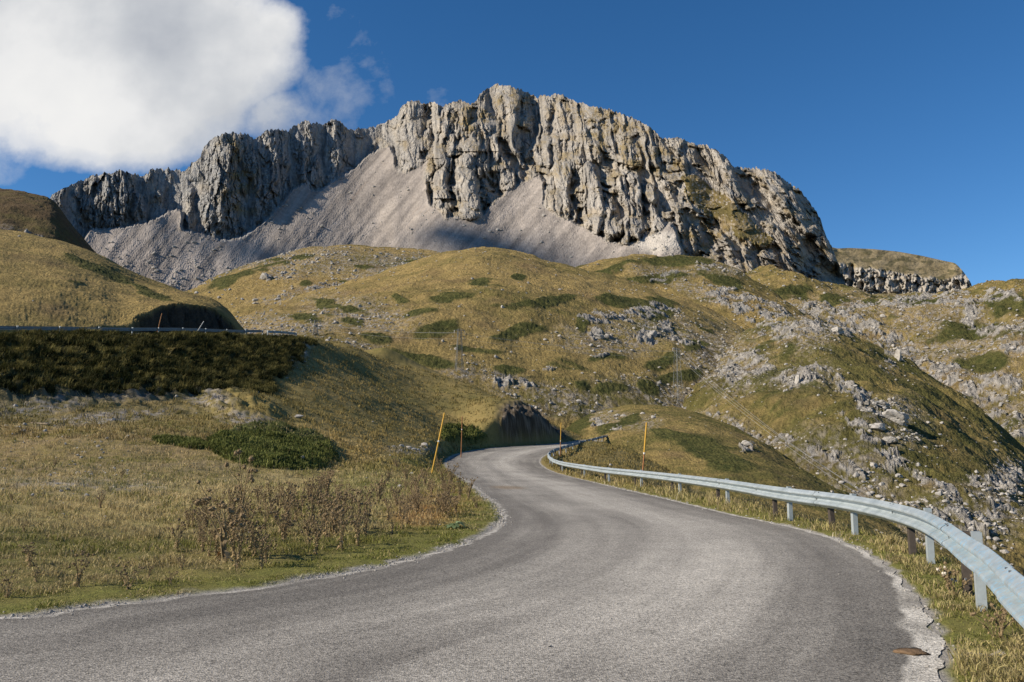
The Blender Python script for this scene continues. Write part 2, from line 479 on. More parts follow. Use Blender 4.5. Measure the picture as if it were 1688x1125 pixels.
def ground_color(x, y, z, I):
    px, py = I['px'], I['py']
    big = fbm(x * .05, y * .05, 101, 4); mid = fbm(x * .3, y * .3, 102, 4); fine = fbm(x * 1.7, y * 1.7, 103, 3)
    dry = np.clip(.5 + big * .7 + mid * .5 + fine * .3, 0, 1)
    c = mixc(OLIVE, GOLD, dry)
    # straw field in front
    st = blob(px, py, 330, 820, 420, 48, 0, 1.2) * np.clip(.65 + mid * 1.2 + fine * .5, 0, 1)
    c = mixc(c, STRAW, 0) if False else c * (1 - st[:, None] * .8) + np.array(STRAW) * st[:, None] * .8
    # pinkish bare dry ground left
    bl = blob(px, py, 120, 760, 300, 60, 0, 1.0) * np.clip(.5 + mid + fine, 0, 1) * .55
    c = c * (1 - bl[:, None]) + np.array((.20, .15, .10)) * bl[:, None]
    gr = np.clip(blob(px, py, 660, 790, 160, 42, -20, 1.0) + blob(px, py, 0, 900, 320, 60, 0, 1.0) * .8 + blob(px, py, 560, 880, 200, 60, 0, 1) * .6, 0, 1) * np.clip(.55 + mid * 1.3, 0, 1)
    c = c * (1 - gr[:, None] * .8) + np.array(GREEN) * gr[:, None] * .8
    # hillside above road: mottled olive and tan
    hs_ = sstep(60, 80, y)
    hh = hs_ * np.clip(.55 + fbm(x * .12, y * .22, 107, 4) * 1.6, 0, 1)
    c = c * (1 - hh[:, None] * .6) + np.array((.155, .128, .048)) * hh[:, None] * .6
    orr = np.clip(blob(px, py, 720, 838, 75, 30, -15, .9) * np.clip(.6 + mid * 1.8, 0, 1), 0, 1)
    c = c * (1 - orr[:, None]) + np.array(ORANGE) * orr[:, None]
    # bright fresh verge beside the road
    ver = sstep(2.2, .5, I['de']) * sstep(60, 20, y) * np.clip(.75 + fine * .8, 0, 1)
    c = c * (1 - ver[:, None]) + np.array(BRIGHT) * ver[:, None]
    # gravelly patches
    gvm = np.zeros(len(x))
    for (cx, cy, rx, ry, ro) in [(175, 690, 120, 8, -4), (330, 655, 55, 16, 25), (410, 700, 55, 7, 8), (680, 742, 40, 7, 0), (90, 665, 110, 14, -8), (215, 650, 70, 14, -5), (470, 735, 20, 5, 0), (490, 585, 30, 12, -40), (120, 805, 140, 8, 0)]:
        gvm = np.maximum(gvm, blob(px, py, cx, cy, rx, ry, ro, 1.1))
    gvm = gvm * np.clip(.45 + fine * 2.4 + mid, 0, 1)
    c = c * (1 - gvm[:, None]) + np.array(GRAVEL) * gvm[:, None]
    gv = sstep(.30, .02, I['de'] * lerp(1, 2.6, (I['dR'] < I['dL']) * 1.0) + fine * .35)
    c = c * (1 - gv[:, None]) + np.array((.30, .28, .25)) * gv[:, None]
    em = I['emb']
    ec = mixc((.016, .018, .008), (.07, .06, .022), np.clip(billow(x * .55, y * .55, 31, 3) * 1.9 - .55 + fine * .3, 0, 1))  # bank's shade put into the colour: hollows near black, tuft tops paler
    lower = np.clip(sstep(640, 662, py + 8 * fine) * sstep(360, 250, px), 0, 1)
    ec = ec * (1 - lower[:, None] * .7) + np.array((.13, .115, .10)) * lower[:, None] * .7
    c = c * (1 - em[:, None]) + ec * em[:, None]
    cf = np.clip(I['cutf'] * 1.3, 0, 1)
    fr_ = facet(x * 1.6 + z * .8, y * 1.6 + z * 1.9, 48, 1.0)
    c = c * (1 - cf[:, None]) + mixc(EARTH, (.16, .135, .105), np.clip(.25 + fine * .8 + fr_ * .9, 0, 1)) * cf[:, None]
    sm = I['sm']
    c = c * (1 - sm[:, None]) + mixc(SHRUB, (.075, .082, .024), np.clip(.5 + fine * 1.6, 0, 1)) * sm[:, None]
    r2 = I['onroad2']
    c = c * (1 - r2[:, None]) + np.array((.12, .112, .10)) * r2[:, None]
    return c

def build_ground():
    th = np.concatenate([np.radians(np.linspace(-175, -42, 40, endpoint=False)), np.radians(np.linspace(-42, 42, 1250)), np.radians(np.linspace(42, 175, 40)[1:]), ])
    r = np.concatenate([np.geomspace(.3, 5, 30, endpoint=False), np.geomspace(5, 36, 240, endpoint=False), np.geomspace(36, 150, 430), np.geomspace(150, 420, 30)[1:]])
    R, T = np.meshgrid(r, th, indexing='ij')
    x = (R * np.sin(T)).ravel(); y = (R * np.cos(T)).ravel()
    z, I = ground_full(x, y)
    z = z - np.clip((np.hypot(x, y) - 150), 0, None) * .25
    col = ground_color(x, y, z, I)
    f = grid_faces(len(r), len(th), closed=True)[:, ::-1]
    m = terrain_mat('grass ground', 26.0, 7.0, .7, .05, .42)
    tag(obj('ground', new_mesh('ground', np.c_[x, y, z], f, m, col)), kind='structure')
build_ground()

def ground_z(x, y):
    x = np.atleast_1d(np.asarray(x, float)); y = np.atleast_1d(np.asarray(y, float))
    return ground_full(x, y)[0]

def locate_ground(px, py, y0=4, y1=140):
    X, Z = raydir(px, py)
    ys = np.geomspace(y0, y1, 900)
    d = CAMZ + Z * ys - ground_z(X * ys, ys)
    i = int(np.argmax(d <= 0)) if (d <= 0).any() else int(np.argmin(d))
    return float(X * ys[i]), float(ys[i]), float(CAMZ + Z * ys[i])

# ---- road sheet
def build_road():
    n = 1500
    t = np.linspace(0, 1, len(LP)); 
    tt = np.linspace(0, 1, n)
    L = np.stack([np.interp(tt, t, LP[:, k]) for k in (0, 1)], 1); R = np.stack([np.interp(tt, t, RP[:, k]) for k in (0, 1)], 1)
    al = np.r_[0, np.cumsum(np.linalg.norm(np.diff((L + R) / 2, axis=0), axis=1))]
    nc = 81
    u = np.linspace(0, 1, nc); u = lerp(u, .5 - .5 * np.cos(np.pi * u), .75)
    P = L[:, None, :] * (1 - u[None, :, None]) + R[:, None, :] * u[None, :, None]
    # ragged edges
    for side, sgn in ((0, 1), (nc - 1, -1)):
        j = fbm(al * 1.6, al * 0 + side, 61, 3) * (.22 if side == 0 else .13)
        E_ = P[:, side].copy(); tg_ = np.gradient(E_, axis=0); tg_ /= np.linalg.norm(tg_, axis=1)[:, None] + 1e-9
        dirv_ = np.stack([tg_[:, 1], -tg_[:, 0]], 1)
        for q in range(22):
            P[:, side + sgn * q] += dirv_ * (j * (1 - q / 22))[:, None]
    x = P[..., 0].ravel(); y = P[..., 1].ravel()
    z = z_road(y) + .006
    wid = np.linalg.norm(R - L, axis=1)
    uu = (u[None, :] * np.ones(n)[:, None]).ravel()
    dl = (u[None, :] * wid[:, None]).ravel(); dr = ((1 - u[None, :]) * wid[:, None]).ravel()
    vv = np.repeat(al, nc)
    m, nb, p = mat_base('worn asphalt', .85)
    p.inputs['Specular IOR Level'].default_value = .25
    at = nb.n('ShaderNodeAttribute', attribute_name='col')
    g_ = nb.n('ShaderNodeNewGeometry')
    st = nb.n('ShaderNodeTexVoronoi', i_Vector=g_.outputs['Position'], i_Scale=62.0)
    st2 = nb.n('ShaderNodeTexNoise', i_Vector=g_.outputs['Position'], i_Scale=38.0, i_Detail=6.0, i_Roughness=.78)
    st3 = nb.n('ShaderNodeTexNoise', i_Vector=g_.outputs['Position'], i_Scale=2.2, i_Detail=6.0, i_Roughness=.6)
    sepc = nb.n('ShaderNodeSeparateColor', i_Color=st.outputs['Color'])
    gg = nb.m('ADD', nb.m('MULTIPLY', nb.m('SUBTRACT', sepc.outputs[0], .5), .8), nb.m('MULTIPLY', nb.m('SUBTRACT', st2.outputs[0], .5), 4.0))
    gg = nb.m('ADD', gg, nb.m('MULTIPLY', nb.m('SUBTRACT', st3.outputs[0], .5), .45))
    kk = nb.m('MAXIMUM', nb.m('ADD', gg, 1.0), .3)
    cc = nb.n('ShaderNodeVectorMath', operation='SCALE', i_0=at.outputs['Color']); nb.t.links.new(kk, cc.inputs['Scale'])
    nb.t.links.new(cc.outputs[0], p.inputs['Base Color'])
    bp = nb.n('ShaderNodeBump', i_Height=nb.m('ADD', st2.outputs[0], st.outputs['Distance']), i_Strength=.55, i_Distance=.012)
    nb.t.links.new(bp.outputs[0], p.inputs['Normal'])
    # colour: wheel-polished pale bands, darker outer margins, pale gravel rim
    warp = fbm(vv * .05, uu * 2, 65, 2) * .07
    w = uu + warp
    pol = np.exp(-((w - .30) / .10) ** 2) * .55 + np.exp(-((w - .62) / .17) ** 2) * 1.0
    n_ = fbm(x * .25, y * .25, 66, 4); n2_ = fbm(vv * .12, uu * 14, 67, 4)
    base = mixc((.150, .137, .118), (.385, .356, .306), np.clip(pol * .75 + .10 + n_ * .38 + n2_ * .38 + fbm(vv * .25, uu * 40, 69, 3) * .22, 0, 1))
    near = blob(*project(x, y, z), 1150, 1000, 420, 130, 10, 1.2)
    base = base * (1 + near[:, None] * .10)
    line = np.exp(-((w - .47) * wid.repeat(nc) / .28) ** 2) * sstep(56, 70, y) * .8
    base = base * (1 - line[:, None]) + np.array((.27, .25, .22)) * line[:, None]
    rn = fbm(vv * .8, uu * 4, 68, 4)
    rimw = lerp(.07, .20, sstep(11, 8, y) * (uu > .5)) + .04
    rim = sstep(rimw + .03, rimw - .02, np.minimum(dl, dr) + rn * .10)
    rim = rim * np.clip(np.where(uu > .5, .85, .55) + rn * 1.4, 0, 1) * np.where(y > 50, .7, 1)
    base = base * (1 - rim[:, None]) + mixc((.42, .39, .335), (.55, .515, .45), np.clip(.5 + rn, 0, 1)) * rim[:, None]
    # dark damp patch where the seal is worn near the right edge
    px, py = project(x, y, z)
    dk = blob(px, py, 1465, 1062, 70, 55, 20, 1.2) * np.clip(.5 + n_ * 1.5 + rn, 0, 1) * .55 + blob(px, py, 520, 985, 420, 30, -6, 1.2) * .22
    base = base * (1 - dk[:, None] * (1 - rim[:, None])) + np.array((.085, .078, .068)) * (dk[:, None] * (1 - rim[:, None]))
    rust = blob(px, py, 838, 804, 26, 2.5, 2, 1.0) * .6
    base = base * (1 - rust[:, None]) + np.array((.18, .12, .06)) * rust[:, None]
    tag(obj('road', new_mesh('road', np.c_[x, y, z], grid_faces(n, nc), m, base)), kind='structure')
build_road()

# ============================================================ hill layers
def interp_curve(pts):
    A = []; Yd = []; Zz = []
    for px, py, d in pts:
        X, Z = raydir(px, py); A.append(float(X)); Yd.append(d); Zz.append(CAMZ + float(Z) * d)
    A = np.array(A); Yd = np.array(Yd, float); Zz = np.array(Zz)
    def f(a):
        y = 0; z = 0
        for k, w in ((-.012, .15), (-.006, .22), (0, .26), (.006, .22), (.012, .15)):
            y = y + np.interp(a + k, A, Yd) * w; z = z + np.interp(a + k, A, Zz) * w
        return y, z
    return f, A

def msk_union(px, py, L, soft=.5, wob=None):
    m = np.zeros(np.shape(px))
    for q in L:
        cx, cy, rx, ry = q[:4]; ro = q[4] if len(q) > 4 else 0
        m = np.maximum(m, blob(px, py, cx, cy, rx, ry, ro, soft))
    return m

class Hill:
    def __init__(s, name, crest, base, px0, px1, rough=(.6, .05), flat=.5, shrubs=(), rocks=(), outcrops=(), col=None, res=1.15, rows=300, seed=0, back=.45, sc=1.0, green=0.0, cut=None, roundness=12, top_px=None):
        s.name = name; s.cf, s.CA = interp_curve(crest); s.bf, s.BA = interp_curve(base)
        s.px0, s.px1, s.rough, s.flat, s.shrubs, s.rocks, s.outcrops = px0, px1, rough, flat, shrubs, rocks, outcrops
        s.res, s.rows, s.seed, s.back, s.sc, s.green, s.cut, s.rnd = res, rows, seed, back, sc, green, cut, roundness
    def smooth(s, a, y):
        yc, zc = s.cf(a); yb, zb = s.bf(a)
        t = (y - yb) / np.maximum(yc - yb, 5)
        tc_ = np.clip(t, 0, 1)
        f = s.flat * tc_ + (1 - s.flat) * (1 - (1 - tc_) ** 2)
        z = zb + (zc - zb) * f
        sl = (zc - zb) / np.maximum(yc - yb, 5)
        z = np.where(t < 0, zb + (y - yb) * np.maximum(sl, .12) * 1.6, z)
        over = np.clip(y - yc, 0, None)
        z = z - over * s.back * (1 - np.exp(-over / s.rnd))
        return z
    def full(s, x, y):
        a = x / y
        z0 = s.smooth(a, y)
        sc = s.sc
        z = z0 + s.rough[0] * (fbm(x * .035 / sc, y * .035 / sc, 200 + s.seed, 3) * 2.0 + fbm(x * .16 / sc, y * .16 / sc, 210 + s.seed, 3) * .6) + s.rough[1] * billow(x * .9 / sc, y * .9 / sc, 220 + s.seed, 2) * 2
        # keep the skyline where it was surveyed
        px, py = project(x, y, z0)
        wob = fbm(x * .12 / sc, y * .12 / sc, 230 + s.seed, 4)
        wpx = px + wob * 16; wpy = py + fbm(x * .1 / sc + 9, y * .1 / sc, 240 + s.seed, 4) * 9
        sm = msk_union(wpx, wpy, s.shrubs, .35)
        if s.name == 'hill_right': sm = sm * np.clip(.35 + fbm(x * .12, y * .12, 245, 4) * 2.2, 0, 1)
        # procedural extra mats
        pm = sstep(.30, .42, fbm(x * .055 / sc, y * .11 / sc, 250 + s.seed, 3) + s.green) if s.green > -1 else 0
        sm = np.maximum(sm, pm * .85)
        om = msk_union(wpx, wpy, s.outcrops, .6)
        rn = fbm(x * .22 / sc, y * .22 / sc, 260 + s.seed, 4)
        ocr = sstep(.06, .16, rn + fbm(x * .9 / sc, y * .9 / sc, 265 + s.seed, 3) * .35 + (om - .72) * .42) * sstep(0, .25, om)
        f1, rid = cellnoise(x * .5 / sc + wob, y * .5 / sc, 270 + s.seed)
        z = z + sm * .20 * sc * (.5 + billow(x * .8 / sc, y * .8 / sc, 280 + s.seed, 2))
        z = z + ocr * (facet(x * .55 / sc + wob, y * .30 / sc, 276 + s.seed, 1.5) * .9 + facet(x * 1.3 / sc + wob, y * .7 / sc, 278 + s.seed, 1.4) * .45 + .30) * sc
        if s.cut is not None: z, cm = s.cut(x, y, z)
        else: cm = np.zeros(len(x))
        return z, px, py, sm, ocr, cm, om
    def color(s, x, y, z, px, py, sm, ocr, cm, om):
        sc = s.sc
        big = fbm(x * .02 / sc, y * .03 / sc, 300 + s.seed, 3); mid = fbm(x * .12 / sc, y * .2 / sc, 310 + s.seed, 4); fine = fbm(x * .8 / sc, y * .8 / sc, 320 + s.seed, 3)
        dry = np.clip(.62 + big * .9 + mid * .75 + fine * .45 + s.dryness, 0, 1)
        lowg = sstep(470, 620, py) * .28 * (s.sc < 1.3)
        c = mixc(OLIVE, s.gold, np.clip(dry - lowg, 0, 1))
        br = np.clip(fbm(x * .07 / sc, y * .07 / sc, 330 + s.seed, 4) * 2.2 - .25 + om * .4, 0, 1)
        c = c * (1 - br[:, None] * .6) + np.array((.17, .118, .062)) * br[:, None] * .6
        # bare stony ground in the rocky areas
        rk = msk_union(px + fine * 10, py + mid * 8, s.rocks, 1.0)
        rk = rk * np.clip(.3 + fine * 2.4 + mid * .9, 0, 1)
        c = c * (1 - rk[:, None] * .8) + np.array(GRAVEL) * rk[:, None] * .8
        c = c * (1 - sm[:, None]) + mixc((.052, .060, .018), (.120, .112, .036), np.clip(.45 + fine * 1.3 + mid * .8, 0, 1)) * sm[:, None]
        c = c * (1 - ocr[:, None]) + mixc((.23, .215, .19), (.43, .40, .355), np.clip(.5 + fine * 1.3, 0, 1)) * ocr[:, None]
        c = c * (1 - cm[:, None]) + mixc(EARTH, (.075, .06, .045), np.clip(.5 + fine, 0, 1)) * cm[:, None]
        return c
    dryness = 0.0; gold = GOLD
    def build(s, mat, objname='hill'):
        a0 = raydir(s.px0, 562)[0]; a1 = raydir(s.px1, 562)[0]
        n = int((s.px1 - s.px0) / s.res)
        a = np.linspace(a0, a1, n)
        yc, _ = s.cf(a); yb, _ = s.bf(a)
        t = np.concatenate([np.linspace(-.35, 0, 60, endpoint=False), np.linspace(0, .75, int(s.rows * .62), endpoint=False), np.linspace(.75, 1.03, int(s.rows * .38)), np.linspace(1.035, 1.35, 70), [1.4, 1.5, 1.7, 2.2]])
        Y = yb[None] + (yc - yb)[None] * t[:, None]
        X = a[None] * Y
        x = X.ravel(); y = Y.ravel()
        z, px, py, sm, ocr, cm, om = s.full(x, y)
        col = s.color(x, y, z, px, py, sm, ocr, cm, om)
        o = obj(objname, new_mesh(s.name, np.c_[x, y, z], grid_faces(len(t), n), mat, col))
        tag(o, kind='structure')
        return o
    def locate(s, px, py):
        X, Z = raydir(px, py); X = float(X); Z = float(Z)
        yb, _ = s.bf(np.array([X])); yc, _ = s.cf(np.array([X]))
        ys = np.linspace(yb[0] * .8, yc[0] * 1.08, 700)
        z = s.full(X * ys, ys)[0]
        d = CAMZ + Z * ys - z
        if not (d <= 0).any(): return None
        i = int(np.argmax(d <= 0))
        return X * ys[i], ys[i], float(z[i])

m_near = terrain_mat('near hill grass', 3.2, .9, 1.0, .5, .52)
m_mid = terrain_mat('mid hill grass', 1.6, .5, 1.0, 1.0, .50)
m_far = terrain_mat('far hill grass', .75, .22, 1.0, 2.2, .42)

def upper_cut(x, y, z):
    """bank above the upper road is cut back along the carriageway"""
    e = -emb_zone(x, y) - 6.6
    zu = np.interp(y, UEc[:, 1], UEc[:, 2])
    px, py = project(x, y, z)
    act = sstep(170, 250, px) * (y < 150)
    slope = lerp(1.6, 2.2, act)
    lim = zu + np.clip(e, 0, None) * slope + (fbm(x * .6, y * .6, 47, 3) * .8 + facet(x * .5, y * .5, 48, 1.6) * .8 + facet(x * 1.6, y * 1.6, 49, 1.6) * .35) * act
    lim = np.where(e < 0, zu - 1.2, lim)
    cm = act * sstep(-.2, .6, z - lim) * (e > 0)
    return np.minimum(z, lim), cm

H = {}
H['B'] = Hill('hill_left', [(-260, 372, 205), (-100, 383, 200), (0, 394, 190), (60, 402, 185), (110, 411, 180), (160, 430, 172), (200, 449, 166), (250, 472, 158), (300, 490, 148), (345, 503, 138), (372, 514, 128), (388, 530, 122), (402, 550, 118), (430, 575, 116)],
              [(-260, 547, 66), (-100, 547, 69), (0, 547, 73), (100, 547, 78), (200, 546, 85), (250, 527, 89), (300, 509, 96), (345, 507, 103), (375, 520, 109), (400, 552, 112), (430, 580, 112)], -260, 425, rough=(.5, .05), seed=1, sc=.6, green=-.28,
              shrubs=[(160, 442, 62, 7, 22), (235, 478, 60, 5, 20), (120, 472, 14, 4)], cut=upper_cut, rows=260)
H['B'].dryness = .05
H['C'] = Hill('knoll', [(900, 738, 128), (925, 715, 138), (960, 690, 145), (1000, 676, 148), (1050, 668, 150), (1100, 669, 150), (1160, 681, 145), (1200, 697, 140), (1250, 724, 130), (1300, 760, 120), (1360, 797, 112), (1420, 832, 105), (1500, 880, 100), (1600, 940, 95)],
              [(900, 748, 118), (1000, 765, 106), (1100, 805, 92), (1200, 835, 82), (1300, 860, 76), (1400, 880, 72), (1500, 930, 66), (1600, 980, 60)], 900, 1600, rough=(.45, .06), seed=2, sc=.5, green=-.12, back=.7, roundness=5,
              shrubs=[(1180, 750, 70, 20, 22), (1110, 720, 40, 8, 10), (1020, 700, 40, 8, -20), (948, 700, 30, 22, -40)], rocks=[(1010, 690, 40, 10), (1060, 700, 30, 12)], outcrops=[(1015, 706, 16, 5, 0), (1230, 737, 16, 7), (985, 700, 10, 7)])
H['D'] = Hill('hill_right', [(1100, 700, 190), (1130, 650, 200), (1160, 604, 220), (1200, 563, 240), (1250, 545, 250), (1310, 530, 255), (1350, 533, 255), (1400, 549, 250), (1450, 576, 240), (1500, 603, 230), (1560, 640, 215), (1600, 668, 208), (1640, 700, 200), (1688, 742, 190), (1750, 790, 185), (1900, 860, 180)],
              [(1100, 720, 152), (1130, 720, 150), (1200, 790, 130), (1300, 850, 112), (1400, 890, 100), (1500, 930, 90), (1600, 960, 84), (1700, 985, 80), (1900, 1000, 76)], 1100, 1860, rough=(1.9, .14), seed=3, sc=.8, green=-.1, back=.75, roundness=6, rows=380,
              shrubs=[(1270, 570, 45, 35, 20), (1265, 690, 35, 12), (1270, 640, 30, 32), (1560, 745, 80, 45, 30), (1500, 640, 60, 30, 25), (1320, 635, 40, 14, 20), (1420, 570, 45, 14, 25)],
              rocks=[(1210, 600, 60, 50), (1330, 560, 50, 22), (1320, 620, 60, 25), (1240, 720, 90, 20, 25), (1400, 790, 110, 45, 30), (1530, 850, 100, 35, 15), (1650, 830, 60, 60), (1480, 700, 50, 40)],
              outcrops=[(1310, 548, 60, 16, 0), (1225, 605, 50, 28, -10), (1320, 625, 40, 14, 0), (1400, 640, 90, 10, 25), (1440, 680, 34, 26, 10), (1478, 590, 16, 26, 40), (1260, 715, 90, 8, 22), (1470, 760, 90, 16, 35), (1640, 790, 50, 26, -20), (1600, 860, 90, 24, 5), (1380, 770, 60, 12, 25), (1560, 815, 30, 10, 35), (1385, 548, 22, 14)])
H['D'].dryness = -.10
H['E2'] = Hill('golden_dome', [(280, 575, 220), (400, 530, 270), (440, 512, 290), (480, 497, 305), (560, 475, 320), (650, 450, 340), (720, 427, 350), (760, 417, 352), (820, 412, 352), (880, 424, 346), (940, 443, 340), (1000, 458, 334), (1060, 472, 328), (1120, 492, 320), (1180, 520, 305), (1230, 545, 290), (1260, 570, 280), (1320, 640, 250)],
              [(280, 600, 155), (500, 605, 152), (700, 655, 150), (850, 700, 150), (960, 712, 152), (1100, 735, 155), (1200, 775, 150), (1320, 820, 140)], 300, 1300, rough=(1.3, .10), seed=4, sc=1.0, green=-.10, rows=420,
              shrubs=[(800, 465, 30, 6, 15), (745, 490, 40, 7, -5), (690, 520, 28, 7, -8), (580, 530, 20, 6, 5), (660, 495, 14, 4), (720, 545, 45, 9, -8), (620, 560, 26, 10, 10), (850, 545, 50, 8, -10), (900, 500, 60, 8, -10), (960, 535, 16, 10, 70), (790, 575, 40, 7, 5), (840, 610, 26, 9, 5), (960, 640, 14, 9), (1010, 645, 28, 8), (1070, 640, 16, 12), (1090, 600, 34, 10, -8), (1120, 620, 40, 8, -6), (1145, 575, 22, 12, -20), (1030, 500, 50, 10, 5), (1085, 510, 30, 20, 0), (1165, 545, 14, 6, 20), (560, 505, 50, 6, 12), (700, 590, 60, 8, 12), (855, 455, 14, 4), (500, 525, 30, 5), (1000, 590, 30, 6)],
              rocks=[(900, 665, 120, 25, 5), (870, 640, 110, 16, 20), (1000, 560, 80, 22, 5), (1100, 540, 60, 25, 20), (1120, 650, 120, 25, 5), (600, 520, 90, 26, 10), (480, 540, 90, 22), (760, 615, 40, 12, 15), (1180, 600, 50, 60), (560, 575, 60, 10)],
              outcrops=[(990, 552, 22, 11, 0), (1085, 540, 30, 12, 10), (1060, 560, 30, 10), (1000, 525, 50, 10), (1075, 515, 40, 10), (985, 585, 20, 4, 10), (1130, 570, 40, 6, 20), (860, 640, 50, 10, 15), (910, 610, 18, 4)])
H['E2'].dryness = .22
H['E1'] = Hill('dome_behind', [(230, 520, 400), (280, 494, 420), (310, 481, 430), (350, 458, 440), (430, 428, 460), (500, 411, 470), (560, 406, 480), (640, 408, 480), (700, 416, 470), (745, 428, 460), (800, 445, 450), (900, 470, 440)],
              [(230, 560, 300), (500, 545, 310), (700, 500, 345), (900, 500, 350)], 240, 880, rough=(1.5, .12), seed=5, sc=1.4, green=-.12, rows=240,
              shrubs=[(500, 425, 20, 4), (600, 440, 16, 4), (500, 465, 14, 5), (575, 465, 16, 4), (640, 450, 14, 5), (680, 430, 20, 4), (440, 440, 40, 6, -15), (380, 465, 40, 6, -20)],
              rocks=[(620, 455, 60, 14, -10), (540, 480, 60, 10, 5), (480, 495, 60, 12), (640, 430, 90, 12), (470, 450, 30, 12), (500, 430, 130, 20)], outcrops=[(640, 452, 30, 6, -20), (535, 475, 30, 5), (437, 458, 8, 5)])
H['E1'].dryness = .1
H['E3'] = Hill('grass_shoulder', [(860, 470, 420), (900, 458, 420), (940, 441, 420), (1000, 430, 420), (1030, 420, 420), (1060, 418, 420), (1090, 425, 418), (1120, 421, 415), (1160, 425, 410), (1180, 431, 405), (1230, 455, 390), (1280, 485, 372), (1325, 519, 352), (1350, 550, 340), (1380, 600, 330)],
              [(860, 540, 320), (1000, 560, 315), (1100, 600, 300), (1200, 640, 280), (1300, 650, 262), (1380, 660, 255)], 860, 1370, rough=(1.6, .12), seed=6, sc=1.2, green=-.02, rows=260, back=.8, roundness=8,
              shrubs=[(1000, 450, 60, 6, -15), (1120, 432, 60, 9), (980, 456, 30, 4), (1190, 460, 40, 8, 20), (1080, 460, 60, 8, -10)], rocks=[(1180, 445, 40, 10, 10), (1150, 480, 70, 12, 25), (1100, 450, 60, 8)],
              outcrops=[(1095, 455, 26, 5, -20), (1160, 440, 18, 6), (1245, 510, 85, 12, 27), (1200, 505, 50, 9, 30), (1240, 497, 40, 10, 30), (1280, 515, 40, 12, 30)])
H['G'] = Hill('rocky_slope', [(1180, 470, 640), (1230, 456, 640), (1270, 447, 640), (1300, 452, 630), (1340, 468, 610), (1380, 480, 590), (1440, 487, 570), (1520, 486, 550), (1600, 479, 525), (1625, 474, 510), (1640, 468, 500), (1688, 458, 480), (1760, 445, 460), (1900, 440, 440)],
              [(1180, 570, 400), (1300, 600, 370), (1400, 640, 340), (1500, 720, 300), (1600, 800, 260), (1760, 860, 240), (1900, 880, 235)], 1180, 1880, rough=(4.5, .25), seed=7, sc=1.6, green=0.02, rows=420, back=.35,
              shrubs=[(1375, 493, 27, 7), (1435, 495, 14, 8), (1480, 492, 30, 6), (1600, 540, 60, 16, -10), (1620, 600, 50, 16, -5), (1540, 500, 60, 6), (1300, 480, 40, 8), (1660, 500, 40, 14)],
              rocks=[(1420, 510, 140, 25), (1560, 560, 130, 50), (1600, 640, 110, 60, 20), (1660, 700, 60, 40)],
              outcrops=[(1330, 510, 60, 10, 5), (1470, 505, 80, 8), (1600, 520, 90, 14, 25), (1670, 560, 30, 30, 20), (1520, 610, 100, 14, 30), (1640, 640, 50, 22), (1600, 640, 70, 14, 35), (1660, 700, 40, 20, 20), (1560, 495, 90, 10), (1420, 540, 70, 12, 20), (1650, 490, 40, 10), (1480, 560, 60, 9, 20)])
H['G'].dryness = -.02
H['I'] = Hill('brown_hill', [(-260, 290, 620), (-100, 302, 620), (0, 315, 620), (40, 321, 620), (85, 331, 620), (100, 345, 615), (115, 372, 605), (135, 400, 590), (160, 430, 570), (230, 470, 560)],
              [(-260, 430, 400), (0, 430, 410), (160, 450, 430), (230, 480, 440)], -260, 200, rough=(3.0, .15), seed=8, sc=2.0, green=-.2, rows=160, rocks=[(60, 395, 60, 10, 20)], outcrops=[(70, 395, 40, 6, 20)])
H['I'].gold = (.120, .082, .042); H['I'].dryness = .2
for k in ('B', 'C'): H[k].build(m_near)
for k in ('D', 'E2'): H[k].build(m_mid)
for k in ('E1', 'E3', 'G', 'I'): H[k].build(m_far)

# ============================================================ the mountain
CREST = [(60, 340), (80, 330), (85, 322), (100, 312), (125, 302), (150, 290), (175, 286), (200, 281), (225, 288), (237, 291), (250, 280), (275, 278), (290, 280), (300, 283), (315, 272), (330, 258), (335, 245), (350, 228), (370, 220), (395, 219), (412, 224), (420, 229), (440, 215), (455, 213), (475, 218), (482, 210), (500, 200), (520, 202), (530, 206), (550, 196), (560, 200), (575, 213), (600, 212), (625, 207), (640, 198), (655, 192), (660, 178), (672, 168), (690, 166), (702, 172), (712, 168), (730, 175), (740, 170), (758, 165), (775, 172), (785, 168), (790, 155), (800, 148), (820, 139), (840, 142), (860, 148), (875, 155), (886, 163), (890, 158), (920, 155), (935, 160), (950, 168), (975, 175), (1000, 180), (1025, 188), (1050, 197), (1075, 211), (1092, 230), (1105, 227), (1120, 227), (1140, 236), (1165, 240), (1180, 247), (1198, 260), (1213, 277), (1240, 277), (1275, 282), (1295, 298), (1320, 315), (1340, 340), (1352, 360), (1360, 385), (1372, 410), (1385, 440), (1395, 470), (1402, 492)]
SCREE = [(150, 378), (200, 378), (240, 368), (258, 362), (272, 352), (288, 345), (300, 350), (299, 365), (297, 380), (330, 387), (372, 400), (405, 390), (435, 368), (462, 342), (482, 315), (500, 303), (512, 314), (527, 316), (545, 302), (575, 285), (592, 275), (600, 262), (625, 250), (645, 240), (648, 262), (652, 278), (668, 287), (690, 275), (705, 262), (700, 285), (700, 300), (708, 335), (735, 361), (792, 362), (808, 340), (832, 320), (866, 300), (885, 290), (898, 300), (893, 340), (915, 355), (960, 375), (1005, 400), (1040, 405), (1095, 378), (1108, 366), (1115, 385), (1120, 408), (1128, 420), (1000, 540), (100, 540), (120, 430)]
